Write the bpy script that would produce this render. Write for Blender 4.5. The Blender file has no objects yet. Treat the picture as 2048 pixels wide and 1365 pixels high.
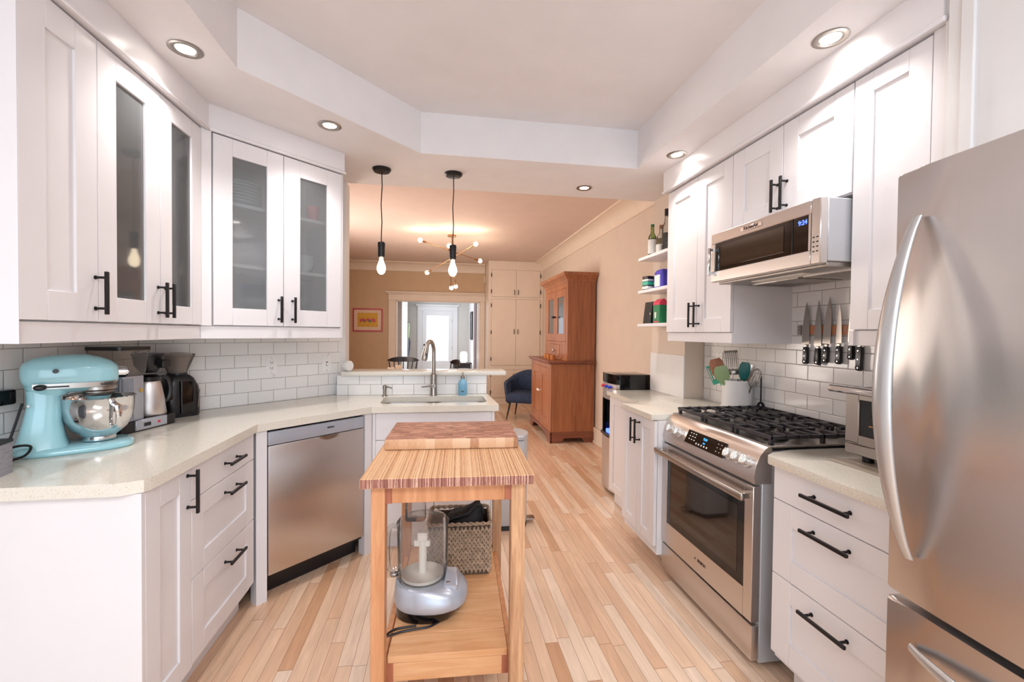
import bpy, bmesh, math, random
from math import pi, sin, cos, radians, sqrt
from mathutils import Vector, Matrix
random.seed(7)
C = bpy.context.scene.collection
SC = bpy.context.scene
# ------------------------------------------------------------------ camera
F, YAW, PIT, ROL, H = 890.0, 0.1590, 0.0185, 0.0103, 1.38
fw = Vector((sin(YAW)*cos(PIT), cos(YAW)*cos(PIT), -sin(PIT)))
rt = Vector((cos(YAW), -sin(YAW), 0)); dn = fw.cross(rt)
r2 = rt*cos(ROL) - dn*sin(ROL); d2 = dn*cos(ROL) + rt*sin(ROL)
cd = bpy.data.cameras.new('camera'); cam = bpy.data.objects.new('camera', cd); C.objects.link(cam)
cd.sensor_width = 36; cd.sensor_fit = 'HORIZONTAL'; cd.lens = F/2048*36; cd.clip_start = .05
cam.matrix_world = Matrix(((r2.x, -d2.x, -fw.x, 0), (r2.y, -d2.y, -fw.y, 0), (r2.z, -d2.z, -fw.z, H), (0, 0, 0, 1)))
SC.camera = cam
# ------------------------------------------------------------------ world, large lights, exposure
SC.view_settings.view_transform = 'Standard'; SC.view_settings.look = 'None'
SC.view_settings.gamma = 1; SC.view_settings.exposure = 0.12
w = bpy.data.worlds.new('world'); SC.world = w; w.use_nodes = True
w.node_tree.nodes['Background'].inputs[0].default_value = (.75, .87, 1, 1)
w.node_tree.nodes['Background'].inputs[1].default_value = 1.2
def area(name, loc, rot, sx, sy, power, col):
    l = bpy.data.lights.new(name, 'AREA'); l.shape = 'RECTANGLE'; l.size = sx; l.size_y = sy; l.energy = power; l.color = col
    o = bpy.data.objects.new(name, l); C.objects.link(o); o.location = loc; o.rotation_euler = rot; return o
# daylight through the wide patio window behind the camera and the hall side room
area('patio_daylight', (.2, -2.62, 1.35), (pi/2, 0, 0), 2.6, 2.0, 44, (.74, .87, 1))
# added overhead fill light, unseen behind the camera, evens out the cabinet fronts
area('rear_overhead_fill', (.25, -.95, 2.70), (0, 0, 0), 1.7, 1.1, 62, (.93, .96, 1))
area('dining_side_fill', (-1.80, 5.6, 1.45), (0, -pi/2, 0), 1.5, 1.4, 60, (1, .90, .82))  # added soft fill from the dining room's left side, no window built there
area('hall_daylight', (-1.30, 10.8, 1.5), (0, -pi/2, 0), 1.5, 1.4, 26, (.88, .94, 1))

# ------------------------------------------------------------------ mesh helpers
def sm(pts, k=6):
    P = [Vector(p) for p in pts]; P = [P[0]*2-P[1]]+P+[P[-1]*2-P[-2]]; o = []
    for i in range(1, len(P)-2):
        a, b, c, d = P[i-1:i+3]
        for j in range(k):
            t = j/k; o.append(.5*((2*b)+(c-a)*t+(2*a-5*b+4*c-d)*t*t+(3*b-a-3*c+d)*t**3))
    return o+[P[-2]]
class MB:
    def __init__(s, M=None): s.bm = bmesh.new(); s.M = M or Matrix.Identity(4)
    def _fin(s, vs, M=None):
        T = s.M @ M if M is not None else s.M
        for v in vs: v.co = T @ v.co
    def box(s, x0, x1, y0, y1, z0, z1, b=0, M=None, seg=1, mi=0):
        vs = [s.bm.verts.new((x, y, z)) for x in (x0, x1) for y in (y0, y1) for z in (z0, z1)]
        idx = [(0,1,3,2),(4,6,7,5),(0,4,5,1),(2,3,7,6),(0,2,6,4),(1,5,7,3)]
        fs = [s.bm.faces.new([vs[i] for i in q]) for q in idx]
        for f in fs: f.material_index = mi
        if b:
            es = list({e for f in fs for e in f.edges})
            r = bmesh.ops.bevel(s.bm, geom=es, offset=b, segments=seg, affect='EDGES', profile=.5)
            vs = list({v for f in r['faces'] for v in f.verts} | {v for v in vs if v.is_valid})
            for v in list(vs):
                for f in v.link_faces: f.material_index = mi
        s._fin(vs, M); return s
    def loft(s, rings, cap=True, M=None, closed=True):
        R = [[s.bm.verts.new(p) for p in r] for r in rings]; n = len(R[0])
        for a, b in zip(R, R[1:]):
            for i in range(n if closed else n-1):
                j = (i+1) % n
                try: s.bm.faces.new((a[i], a[j], b[j], b[i]))
                except ValueError: pass
        if cap:
            s.bm.faces.new(R[0][::-1]); s.bm.faces.new(R[-1])
        s._fin([v for r in R for v in r], M); return s
    def lathe(s, prof, c=(0, 0, 0), n=28, M=None, cap=True, sx=1, sy=1):
        return s.loft([[(c[0]+sx*max(r, .0002)*cos(2*pi*i/n), c[1]+sy*max(r, .0002)*sin(2*pi*i/n), c[2]+z) for i in range(n)] for r, z in prof], cap, M)
    def tube(s, pts, r, n=8, M=None, flat=1):
        P = [Vector(p) for p in pts]; rings = []; prev = None
        for i, p in enumerate(P):
            t = (P[min(i+1, len(P)-1)] - P[max(i-1, 0)]).normalized()
            if prev is None:
                a = Vector((0, 0, 1)) if abs(t.z) < .9 else Vector((1, 0, 0)); u = t.cross(a).normalized()
            else: u = (prev - t*prev.dot(t)).normalized()
            prev = u; v = t.cross(u); rr = r[i] if isinstance(r, (list, tuple)) else r
            rings.append([p + u*rr*cos(2*pi*k/n) + v*rr*flat*sin(2*pi*k/n) for k in range(n)])
        return s.loft(rings, True, M)
    def cyl(s, a, b, r0, r1=None, n=20, M=None): return s.tube([a, b], [r0, r0 if r1 is None else r1], n, M)
    def ball(s, c, r, n=12, m=8, M=None):
        r = (r, r, r) if not isinstance(r, (tuple, list)) else r
        return s.loft([[(c[0]+r[0]*max(sin(pi*j/m), .004)*cos(2*pi*i/n), c[1]+r[1]*max(sin(pi*j/m), .004)*sin(2*pi*i/n), c[2]-r[2]*cos(pi*j/m)) for i in range(n)] for j in range(m+1)], True, M)
    def prism(s, pts, z0, z1, M=None, b=0):
        a = [s.bm.verts.new((x, y, z0)) for x, y in pts]; t = [s.bm.verts.new((x, y, z1)) for x, y in pts]; n = len(pts)
        fs = [s.bm.faces.new(a[::-1]), s.bm.faces.new(t)] + [s.bm.faces.new((a[i], a[(i+1)%n], t[(i+1)%n], t[i])) for i in range(n)]
        vs = a+t
        if b:
            es = list({e for f in fs[:2] for e in f.edges})
            r = bmesh.ops.bevel(s.bm, geom=es, offset=b, segments=2, affect='EDGES', profile=.5)
            vs = list({v for f in r['faces'] for v in f.verts} | {v for v in vs if v.is_valid})
        s._fin(vs, M); return s
    def slab(s, outer, holes, z0, z1):
        es = []
        for lp in [outer]+holes:
            vs = [s.bm.verts.new((x, y, z0)) for x, y in lp]
            es += [s.bm.edges.new((vs[i], vs[(i+1) % len(vs)])) for i in range(len(vs))]
        r = bmesh.ops.triangle_fill(s.bm, use_beauty=True, edges=es)
        fs = [g for g in r['geom'] if isinstance(g, bmesh.types.BMFace)]
        e = bmesh.ops.extrude_face_region(s.bm, geom=fs)
        for v in [g for g in e['geom'] if isinstance(g, bmesh.types.BMVert)]: v.co.z = z1
        return s
    def build(s, name, mats, parent=None, ang=38, smooth=True):
        bmesh.ops.recalc_face_normals(s.bm, faces=s.bm.faces)
        me = bpy.data.meshes.new(name); s.bm.to_mesh(me); s.bm.free()
        for m in (mats if isinstance(mats, (list, tuple)) else [mats]): me.materials.append(m)
        if smooth:
            me.polygons.foreach_set('use_smooth', [True]*len(me.polygons)); me.set_sharp_from_angle(angle=radians(ang))
        o = bpy.data.objects.new(name, me); C.objects.link(o); o.parent = parent; return o
def thing(name, label, cat, loc=(0, 0, 0), rz=0, group=None):
    o = bpy.data.objects.new(name, None); C.objects.link(o); o.empty_display_size = .1
    o.location = loc; o.rotation_euler = (0, 0, rz); o['label'] = label; o['category'] = cat
    if group: o['group'] = group
    return o
def tag(o, label, cat, group=None, loc=None, rz=None):
    o['label'] = label; o['category'] = cat
    if group: o['group'] = group
    if loc: o.location = loc
    if rz is not None: o.rotation_euler = (0, 0, rz)
    return o
def struct(name, mb, m, loc=(0, 0, 0), rz=0, parent=None, **k):
    o = mb.build(name, m, parent, **k); o.location = loc; o.rotation_euler = (0, 0, rz)
    if parent is None: o['kind'] = 'structure'
    return o
def copytree(src, loc, rz, label, group=None):
    r = src.copy(); C.objects.link(r); r.location = loc; r.rotation_euler = (0, 0, rz); r['label'] = label
    if group: r['group'] = group
    def rec(a, b):
        for ch in list(a.children):
            c = ch.copy(); C.objects.link(c); c.parent = b; rec(ch, c)
    rec(src, r); return r
def text(parent, s, size, M, m, name='lettering', bold=0):
    cu = bpy.data.curves.new('t', 'FONT'); cu.body = s; cu.size = size; cu.extrude = .0004; cu.align_x = 'CENTER'; cu.align_y = 'CENTER'; cu.offset = bold
    t = bpy.data.objects.new('t', cu); C.objects.link(t)
    me = bpy.data.meshes.new_from_object(t); bpy.data.objects.remove(t)
    me.transform(M); me.materials.clear(); me.materials.append(m)
    o = bpy.data.objects.new(name, me); C.objects.link(o); o.parent = parent; return o
def T(x=0, y=0, z=0): return Matrix.Translation((x, y, z))
def R(a, ax): return Matrix.Rotation(a, 4, ax)
def rrect(x0, x1, y0, y1, r, n=5):
    out = []
    for cx, cy, a in ((x1-r, y1-r, 0), (x0+r, y1-r, 90), (x0+r, y0+r, 180), (x1-r, y0+r, 270)):
        out += [(cx+r*cos(radians(a+90*i/n)), cy+r*sin(radians(a+90*i/n))) for i in range(n+1)]
    return out
def sup(cx, cy, z, a, b, n=28, p=2.6):
    o = []
    for i in range(n):
        c, s = cos(2*pi*i/n), sin(2*pi*i/n)
        o.append((cx+a*math.copysign(abs(c)**(2/p), c), cy+b*math.copysign(abs(s)**(2/p), s), z))
    return o

# ------------------------------------------------------------------ materials
def newmat(name):
    m = bpy.data.materials.new(name); m.use_nodes = True; nt = m.node_tree
    return m, nt, nt.nodes['Principled BSDF']
def N(nt, t, **k):
    n = nt.nodes.new(t)
    for a, v in k.items():
        if a in ('ins',):
            for i, x in v.items(): n.inputs[i].default_value = x
        else: setattr(n, a, v)
    return n
def L(nt, a, b): nt.links.new(a, b)
def coords(nt, scale=(1, 1, 1)):
    tc = N(nt, 'ShaderNodeTexCoord'); mp = N(nt, 'ShaderNodeMapping'); mp.inputs['Scale'].default_value = scale
    L(nt, tc.outputs['Object'], mp.inputs['Vector']); return mp.outputs['Vector']
def lin(h):
    r = [int(h[i:i+2], 16)/255 for i in (0, 2, 4)]
    return tuple((c/12.92 if c <= .04045 else ((c+.055)/1.055)**2.4) for c in r)+(1,)
def pbr(name, col, rough=.5, metal=0, var=.06, scale=(6, 6, 6), bump=0, bscale=None, spec=.5, coat=0):
    m, nt, p = newmat(name); c = lin(col)
    v = coords(nt, scale); n = N(nt, 'ShaderNodeTexNoise', ins={'Scale': 1.0, 'Detail': 3.0}); L(nt, v, n.inputs['Vector'])
    r = N(nt, 'ShaderNodeValToRGB'); L(nt, n.outputs['Fac'], r.inputs['Fac'])
    r.color_ramp.elements[0].position = .3; r.color_ramp.elements[1].position = .7
    r.color_ramp.elements[0].color = tuple(x*(1-var) for x in c[:3])+(1,); r.color_ramp.elements[1].color = tuple(min(1, x*(1+var)) for x in c[:3])+(1,)
    L(nt, r.outputs['Color'], p.inputs['Base Color'])
    p.inputs['Roughness'].default_value = rough; p.inputs['Metallic'].default_value = metal
    p.inputs['Specular IOR Level'].default_value = spec; p.inputs['Coat Weight'].default_value = coat; p.inputs['Coat Roughness'].default_value = .08
    if bump:
        b = N(nt, 'ShaderNodeBump', ins={'Strength': 1.0, 'Distance': bump}); src = n
        if bscale:
            src = N(nt, 'ShaderNodeTexNoise', ins={'Scale': 1.0, 'Detail': 2.0}); L(nt, coords(nt, bscale), src.inputs['Vector'])
        L(nt, src.outputs['Fac'], b.inputs['Height']); L(nt, b.outputs['Normal'], p.inputs['Normal'])
    return m
def wood(name, a, b, grain=(40, 40, 3), rough=.45, knots=.5, coat=0, dark=None):
    m, nt, p = newmat(name)
    n1 = N(nt, 'ShaderNodeTexNoise', ins={'Scale': 1.0, 'Detail': 5.0, 'Roughness': .65, 'Distortion': .6}); L(nt, coords(nt, grain), n1.inputs['Vector'])
    n2 = N(nt, 'ShaderNodeTexNoise', ins={'Scale': 1.0, 'Detail': 2.0}); L(nt, coords(nt, tuple(g*.12 for g in grain)), n2.inputs['Vector'])
    mx = N(nt, 'ShaderNodeMath', operation='ADD'); L(nt, n1.outputs['Fac'], mx.inputs[0]); mm = N(nt, 'ShaderNodeMath', operation='MULTIPLY', ins={1: knots}); L(nt, n2.outputs['Fac'], mm.inputs[0]); L(nt, mm.outputs[0], mx.inputs[1])
    r = N(nt, 'ShaderNodeValToRGB'); L(nt, mx.outputs[0], r.inputs['Fac']); e = r.color_ramp.elements
    e[0].position = .45; e[0].color = lin(a); e[1].position = .95; e[1].color = lin(b)
    if dark: x = r.color_ramp.elements.new(.36); x.color = lin(dark)
    L(nt, r.outputs['Color'], p.inputs['Base Color']); p.inputs['Roughness'].default_value = rough; p.inputs['Coat Weight'].default_value = coat
    bp = N(nt, 'ShaderNodeBump', ins={'Distance': .0006}); L(nt, n1.outputs['Fac'], bp.inputs['Height']); L(nt, bp.outputs['Normal'], p.inputs['Normal'])
    return m
def emis(name, col, st):
    m, nt, p = newmat(name); p.inputs['Base Color'].default_value = lin(col); p.inputs['Emission Color'].default_value = lin(col); p.inputs['Emission Strength'].default_value = st; return m
def glass(name, tint='ffffff', rough=.02, op=.12, fres=1.45):
    m, nt, p = newmat(name); nt.nodes.remove(p); out = nt.nodes['Material Output']
    t = N(nt, 'ShaderNodeBsdfTransparent'); t.inputs[0].default_value = lin(tint)
    g = N(nt, 'ShaderNodeBsdfGlossy'); g.inputs['Roughness'].default_value = rough
    f = N(nt, 'ShaderNodeFresnel', ins={'IOR': fres}); mx = N(nt, 'ShaderNodeMixShader')
    ad = N(nt, 'ShaderNodeMath', operation='ADD', ins={1: op*.15}); L(nt, f.outputs[0], ad.inputs[0]); L(nt, ad.outputs[0], mx.inputs[0])
    d = N(nt, 'ShaderNodeBsdfDiffuse'); d.inputs[0].default_value = lin(tint); m2 = N(nt, 'ShaderNodeMixShader', ins={0: op})
    L(nt, t.outputs[0], m2.inputs[1]); L(nt, d.outputs[0], m2.inputs[2]); L(nt, m2.outputs[0], mx.inputs[1]); L(nt, g.outputs[0], mx.inputs[2]); L(nt, mx.outputs[0], out.inputs[0]); return m
def brushed(name, col, rough=.28, stretch=(2, 2, 300), amt=.12):
    m, nt, p = newmat(name); p.inputs['Metallic'].default_value = 1; p.inputs['Base Color'].default_value = lin(col)
    n = N(nt, 'ShaderNodeTexNoise', ins={'Scale': 1.0, 'Detail': 2.0}); L(nt, coords(nt, stretch), n.inputs['Vector'])
    mr = N(nt, 'ShaderNodeMapRange', ins={3: rough-amt/2, 4: rough+amt/2}); L(nt, n.outputs['Fac'], mr.inputs[0]); L(nt, mr.outputs[0], p.inputs['Roughness'])
    p.inputs['Anisotropic'].default_value = .75; tg = N(nt, 'ShaderNodeTangent', direction_type='RADIAL', axis='Z'); L(nt, tg.outputs[0], p.inputs['Tangent'])
    return m
def tiles(name, col, grout):
    m, nt, p = newmat(name)
    tc = N(nt, 'ShaderNodeTexCoord'); sx = N(nt, 'ShaderNodeSeparateXYZ'); L(nt, tc.outputs['Object'], sx.inputs[0])
    cb = N(nt, 'ShaderNodeCombineXYZ'); L(nt, sx.outputs[0], cb.inputs[0]); L(nt, sx.outputs[2], cb.inputs[1])
    b = N(nt, 'ShaderNodeTexBrick', offset=.5, ins={'Scale': 1.0, 'Mortar Size': .0016, 'Mortar Smooth': .1, 'Brick Width': .155, 'Row Height': .0775, 'Bias': 0.0}); L(nt, cb.outputs[0], b.inputs['Vector'])
    c = lin(col); b.inputs['Color1'].default_value = c; b.inputs['Color2'].default_value = tuple(x*.95 for x in c[:3])+(1,); b.inputs['Mortar'].default_value = lin(grout)
    L(nt, b.outputs['Color'], p.inputs['Base Color']); mr = N(nt, 'ShaderNodeMapRange', ins={3: .12, 4: .7}); L(nt, b.outputs['Fac'], mr.inputs[0]); L(nt, mr.outputs[0], p.inputs['Roughness'])
    b2 = N(nt, 'ShaderNodeTexBrick', offset=.5, ins={'Scale': 1.0, 'Mortar Size': .004, 'Mortar Smooth': 1.0, 'Brick Width': .155, 'Row Height': .0775}); L(nt, cb.outputs[0], b2.inputs['Vector'])
    bp = N(nt, 'ShaderNodeBump', invert=True, ins={'Strength': .6, 'Distance': .0015}); L(nt, b2.outputs['Fac'], bp.inputs['Height']); L(nt, bp.outputs['Normal'], p.inputs['Normal'])
    return m
def planks(name):
    m, nt, p = newmat(name)
    tc = N(nt, 'ShaderNodeTexCoord'); sx = N(nt, 'ShaderNodeSeparateXYZ'); L(nt, tc.outputs['Object'], sx.inputs[0])
    def M(op, a, b=None, c=None):
        n = N(nt, 'ShaderNodeMath', operation=op)
        for i, q in enumerate((a, b, c)):
            if q is None: continue
            if isinstance(q, (int, float)): n.inputs[i].default_value = q
            else: L(nt, q, n.inputs[i])
        return n.outputs[0]
    xs = M('DIVIDE', sx.outputs[0], .0585); row = M('FLOOR', xs); fx = M('FRACT', xs)
    wn = N(nt, 'ShaderNodeTexWhiteNoise', noise_dimensions='1D'); L(nt, row, wn.inputs['W'])
    ys = M('ADD', M('DIVIDE', sx.outputs[1], .85), M('MULTIPLY', wn.outputs['Value'], 7.3)); col = M('FLOOR', ys); fy = M('FRACT', ys)
    cb = N(nt, 'ShaderNodeCombineXYZ'); L(nt, row, cb.inputs[0]); L(nt, col, cb.inputs[1])
    w2 = N(nt, 'ShaderNodeTexWhiteNoise', noise_dimensions='2D'); L(nt, cb.outputs[0], w2.inputs['Vector'])
    r = N(nt, 'ShaderNodeValToRGB'); L(nt, w2.outputs['Value'], r.inputs['Fac']); e = r.color_ramp.elements
    e[0].color = lin('cb9c78'); e[1].color = lin('ecd4be')
    for ps, c in ((.1, 'dbb292'), (.35, 'e2bd9e'), (.7, 'e9caae')): x = e.new(ps); x.color = lin(c)
    gv = N(nt, 'ShaderNodeCombineXYZ'); L(nt, M('MULTIPLY', sx.outputs[0], 26), gv.inputs[0]); L(nt, M('MULTIPLY', sx.outputs[1], 2.2), gv.inputs[1]); L(nt, M('MULTIPLY', w2.outputs['Value'], 31), gv.inputs[2])
    g = N(nt, 'ShaderNodeTexNoise', ins={'Scale': 1.0, 'Detail': 4.0, 'Roughness': .6, 'Distortion': 1.2}); L(nt, gv.outputs[0], g.inputs['Vector'])
    gr = N(nt, 'ShaderNodeMapRange', ins={1: .3, 2: .7, 3: .84, 4: 1.08}); L(nt, g.outputs['Fac'], gr.inputs[0])
    mc = N(nt, 'ShaderNodeMixRGB', blend_type='MULTIPLY', ins={0: 1.0}); L(nt, r.outputs['Color'], mc.inputs[1]); L(nt, gr.outputs[0], mc.inputs[2])
    gap = M('MAXIMUM', M('LESS_THAN', fx, .035), M('LESS_THAN', fy, .003))
    m2 = N(nt, 'ShaderNodeMixRGB', ins={2: lin('8a5a3c')}); L(nt, M('MULTIPLY', gap, .75), m2.inputs[0]); L(nt, mc.outputs[0], m2.inputs[1]); L(nt, m2.outputs[0], p.inputs['Base Color'])
    p.inputs['Roughness'].default_value = .28; p.inputs['Coat Weight'].default_value = .25; p.inputs['Coat Roughness'].default_value = .15
    b = N(nt, 'ShaderNodeBump', invert=True, ins={'Strength': .3, 'Distance': .001}); L(nt, gap, b.inputs['Height']); L(nt, b.outputs['Normal'], p.inputs['Normal'])
    return m
def stripes(name, cols, wx, wy, long=(3.0, 3.0), rough=.5, jitter=0):
    # laminated strips or end-grain blocks: cell size wx by wy (0 = endless)
    m, nt, p = newmat(name)
    tc = N(nt, 'ShaderNodeTexCoord'); sx = N(nt, 'ShaderNodeSeparateXYZ'); L(nt, tc.outputs['Object'], sx.inputs[0])
    def M(op, a, b=None):
        n = N(nt, 'ShaderNodeMath', operation=op)
        for i, q in enumerate((a, b)):
            if q is None: continue
            if isinstance(q, (int, float)): n.inputs[i].default_value = q
            else: L(nt, q, n.inputs[i])
        return n.outputs[0]
    cb = N(nt, 'ShaderNodeCombineXYZ'); cy = M('FLOOR', M('DIVIDE', sx.outputs[1], wy)) if wy else None
    xx = sx.outputs[0]
    if cy is not None:
        L(nt, cy, cb.inputs[1]); w1 = N(nt, 'ShaderNodeTexWhiteNoise', noise_dimensions='1D'); L(nt, cy, w1.inputs['W']); xx = M('ADD', xx, M('MULTIPLY', w1.outputs['Value'], wx))
    L(nt, M('FLOOR', M('DIVIDE', xx, wx)), cb.inputs[0])
    w2 = N(nt, 'ShaderNodeTexWhiteNoise', noise_dimensions='2D'); L(nt, cb.outputs[0], w2.inputs['Vector'])
    g = N(nt, 'ShaderNodeTexNoise', ins={'Scale': 1.0, 'Detail': 4.0, 'Distortion': .3}); L(nt, coords(nt, (220/long[0]*3, 220/long[1]*3, 60)), g.inputs['Vector'])
    f = M('ADD', M('MULTIPLY', w2.outputs['Value'], .7), M('MULTIPLY', g.outputs['Fac'], .42))
    r = N(nt, 'ShaderNodeValToRGB'); L(nt, f, r.inputs['Fac']); e = r.color_ramp.elements
    e[0].position = .14; e[0].color = lin(cols[0]); e[1].position = .95; e[1].color = lin(cols[-1])
    for i, c in enumerate(cols[1:-1]): x = e.new(.14+.81*(i+1)/(len(cols)-1)); x.color = lin(c)
    L(nt, r.outputs['Color'], p.inputs['Base Color']); p.inputs['Roughness'].default_value = rough
    b = N(nt, 'ShaderNodeBump', ins={'Strength': .3, 'Distance': .0005}); L(nt, f, b.inputs['Height']); L(nt, b.outputs['Normal'], p.inputs['Normal'])
    return m
def quartz(name):
    m, nt, p = newmat(name)
    v = N(nt, 'ShaderNodeTexVoronoi', ins={'Scale': 420.0}); L(nt, coords(nt), v.inputs['Vector'])
    r = N(nt, 'ShaderNodeValToRGB'); L(nt, v.outputs['Color'], r.inputs['Fac']); e = r.color_ramp.elements
    e[0].position = .06; e[0].color = lin('bdb4a2'); e[1].position = .2; e[1].color = lin('dcd6c8'); x = e.new(.8); x.color = lin('e4dfd4')
    L(nt, r.outputs['Color'], p.inputs['Base Color']); p.inputs['Roughness'].default_value = .13; return m

M_ = dict(
 cab=pbr('white_lacquer', 'e6e3e5', .3, var=.01, spec=.4), wallw=pbr('white_wall_paint', 'e2e0df', .6, var=.02), ceil=pbr('ceiling_paint', 'e9e6e7', .8, var=.02, bump=.0004, bscale=(60, 60, 60)),
 ceild=pbr('dining_ceiling_paint', 'ddc9be', .8, var=.02), beige=pbr('beige_wall_paint', 'd9c9ba', .7, var=.02), tan=pbr('tan_wall_paint', 'ccaf8f', .7, var=.03), cream=pbr('cream_trim_paint', 'e6d5c4', .45, var=.02),
 grayw=pbr('pale_grey_wall_paint', 'cfcdca', .7, var=.02), hallw=pbr('hall_white_trim', 'e4e6ea', .45, var=.01), floor=planks('maple_strip_floor'), tile=tiles('white_subway_tile', 'efedeb', 'a39d97'),
 quartz=quartz('speckled_quartz'), blk=pbr('matt_black_metal', '1d1c1e', .35, .4, var=.1), blkp=pbr('black_plastic', '17161a', .3, var=.15), blkg=pbr('black_gloss_glass', '0b0b0d', .06, var=.1),
 steel=brushed('brushed_steel', 'd2ccc9', .32, (1, 1, 900), .03), steelv=brushed('brushed_steel_door', 'cdc7c4', .27, (1, 1, 900), .015), steeld=brushed('dark_steel', 'a8a29d', .3, (1, 1, 900), .06), chrome=pbr('polished_chrome', 'd8d8da', .06, 1, var=.02), nickel=pbr('satin_nickel', 'a8a19a', .28, 1, var=.03),
 aqua=pbr('aqua_enamel', '9fd3dc', .18, var=.02, coat=.6), handle=pbr('satin_handle_metal', 'c2c3c4', .28, .75, var=.02), bluep=pbr('blue_tap_plastic', '2a3ec0', .3), silver=pbr('silver_plastic', 'b4b9c4', .3, .35, var=.03), glassd=glass('cabinet_glass', 'eceff0', .05, .11), clear=glass('clear_plastic', 'f0eeec', .05, .08, 1.2), clearg=glass('clear_glass', 'f0f0ec', .02, .05), smoke=glass('smoky_plastic', 'e4ded9', .08, .10, 1.16),
 oveng=pbr('dark_oven_glass', '2a211c', .05, var=.2, spec=.7), plate=pbr('white_china', 'e6ecee', .15, var=.02), red=pbr('red_plastic', 'd22a44', .35), gray=pbr('grey_felt', '9a9aa2', .8, var=.15, scale=(40, 40, 200)), cart=wood('pine_cart_frame', 'b87a4e', 'dea478', (30, 30, 3), knots=.35, dark='84502f'), cartr=wood('rough_pine_face', '8f5f40', 'dcae84', (90, 90, 4), knots=.5, dark='4a2c1c'),
 cartred=wood('redwood_block', '8a4a36', 'b06a4c', (40, 40, 6)), shelf=wood('pine_shelf_slat', 'c88c5a', 'e2b286', (3, 30, 30), knots=.4), top=stripes('laminated_ply_top', ['94603f', 'c8966c', 'daae84', 'e6c29c'], .0022, 0, (3, 40)), topend=stripes('laminated_ply_edge', ['6e3c30', '8a5244', 'a06858', 'e0bca4'], .0022, 0),
 board=stripes('end_grain_board_top', ['744436', '96644f', 'a87460', 'c49276'], .04, .012, (3, 3), .55), boardf=stripes('board_front_blocks', ['a06c4a', 'd2a27c', 'dfb892', 'e4c2a0'], .036, 0, (3, 3)),
 pine=wood('antique_pine', '7a4529', 'ad6f48', (34, 34, 1.8), .4, .7, dark='44251a'), pined=wood('antique_pine_dark', '6a3a28', '925840', (20, 3, 20), .4, .5), dwood=pbr('dark_chair_wood', '231c1e', .3, var=.2), blue=pbr('blue_velvet', '2c3a55', .85, var=.25, scale=(25, 25, 25)), wick=pbr('seagrass', 'a8917a', .8, var=.3, scale=(60, 60, 60)),
 brass=pbr('satin_brass', 'b98a5c', .25, 1, var=.05), bulb=emis('warm_bulb', 'ffe2b8', 22), led=emis('led_lens', 'fff6ea', 22), disp=emis('blue_display', '4a6cff', 2.5), disp2=emis('cyan_display', '3a9cff', 2.0), socket=pbr('white_device_plastic', 'ecebe9', .35, var=.02),
 sblue=pbr('blue_soap_bottle', '7fb6d2', .35, var=.03), terra=pbr('terracotta_glass', 'c47a42', .4, var=.2), label=pbr('white_label', 'ece9e2', .6, var=.04), oil=glass('olive_oil', 'b39a2a', .03, .45), vin=pbr('dark_vinegar', '241512', .1), cork=pbr('cork', 'a9754f', .8, var=.2), gglass=glass('green_glass', 'c2d2a0', .03, .08), rgside=pbr('range_side_paint', 'c4c6ca', .35, .3, var=.02), knobm=pbr('bright_knob_metal', 'e2e4e2', .25, .8, var=.02), gapsh=pbr('basket_gap_shade', '5c4c40', .9),
 purple=pbr('blue_purple_pack', '4a42b0', .35, var=.2), green=pbr('green_pack', '1c7a4e', .4, var=.1), pink=pbr('pink_red_pack', 'd83c58', .4, var=.1), teal=pbr('teal_silicone', '3fae92', .45), sage=pbr('sage_silicone', '90a878', .5), dteal=pbr('dark_teal_silicone', '1f6a68', .4), woodsp=wood('brown_spoon_wood', '9a5f40', 'b97c58', (30, 30, 8)),
 cast=pbr('cast_iron', '39363a', .38, .3, var=.2), clothb=pbr('black_cloth', '121217', .65, var=.3, bump=.004, bscale=(14, 14, 14)), pinkf=pbr('crimson_frame', 'c23a52', .4), mat=pbr('picture_mat', 'e6cdb8', .7, var=.02), yellow=pbr('yellow_print', 'd9a83a', .6, var=.12, scale=(25, 25, 25)), hgray=pbr('hall_curtain', '9a8a90', .8, var=.1), rwin=glass('hutch_glass', 'b8bfc4', .04, .25), tray=pbr('beige_cutting_mat', 'b9ac9c', .4, var=.05), white2=pbr('white_ceramic', 'f0eeec', .25, var=.02))
M_['glow'] = emis('frosted_daylit_glass', 'e6eeff', .95)
M_['lampg'] = emis('lit_lamp_shade', 'fff4e4', 3.0)
m = M_
# ------------------------------------------------------------------ room shell
CE, DC = 2.49, 2.745           # kitchen soffit, tray / dining ceiling
struct('floor', MB().box(-2.0, 2.1, -2.75, 12.4, -.05, 0), m['floor'], smooth=False)
trayp = [(-.86, -1.6), (-.86, 2.07), (-.13, 2.84), (1.295, 2.84), (1.295, -1.6)]
struct('ceiling', MB().slab([(-1.70, -2.75), (2.05, -2.75), (2.05, 3.51), (-1.70, 3.51)], [trayp], CE, CE+.30), m['ceil'], smooth=False)
struct('ceiling_tray', MB().box(-.95, 1.38, -1.68, 2.93, DC, DC+.03), m['ceil'], smooth=False)
struct('ceiling_dining', MB().box(-2.0, 2.1, 3.51, 9.2, DC, DC+.05), m['ceild'], smooth=False)
struct('wall_left', MB().box(-1.70, -1.57, -2.75, 2.61, 0, DC), m['wallw'], smooth=False)
struct('wall_angled', MB().prism([(-1.57, 2.61), (-.735, 3.445), (-.70, 3.47), (-.70, 3.60), (-1.86, 3.60), (-1.86, 2.61)], 0, CE), m['wallw'], smooth=False)
struct('wall_right', MB().box(1.91, 2.05, -2.75, 2.99, 0, DC), m['wallw'], smooth=False)
struct('wall_pier', MB().box(1.75, 2.05, 2.99, 3.50, 0, CE), m['beige'], smooth=False)
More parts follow.
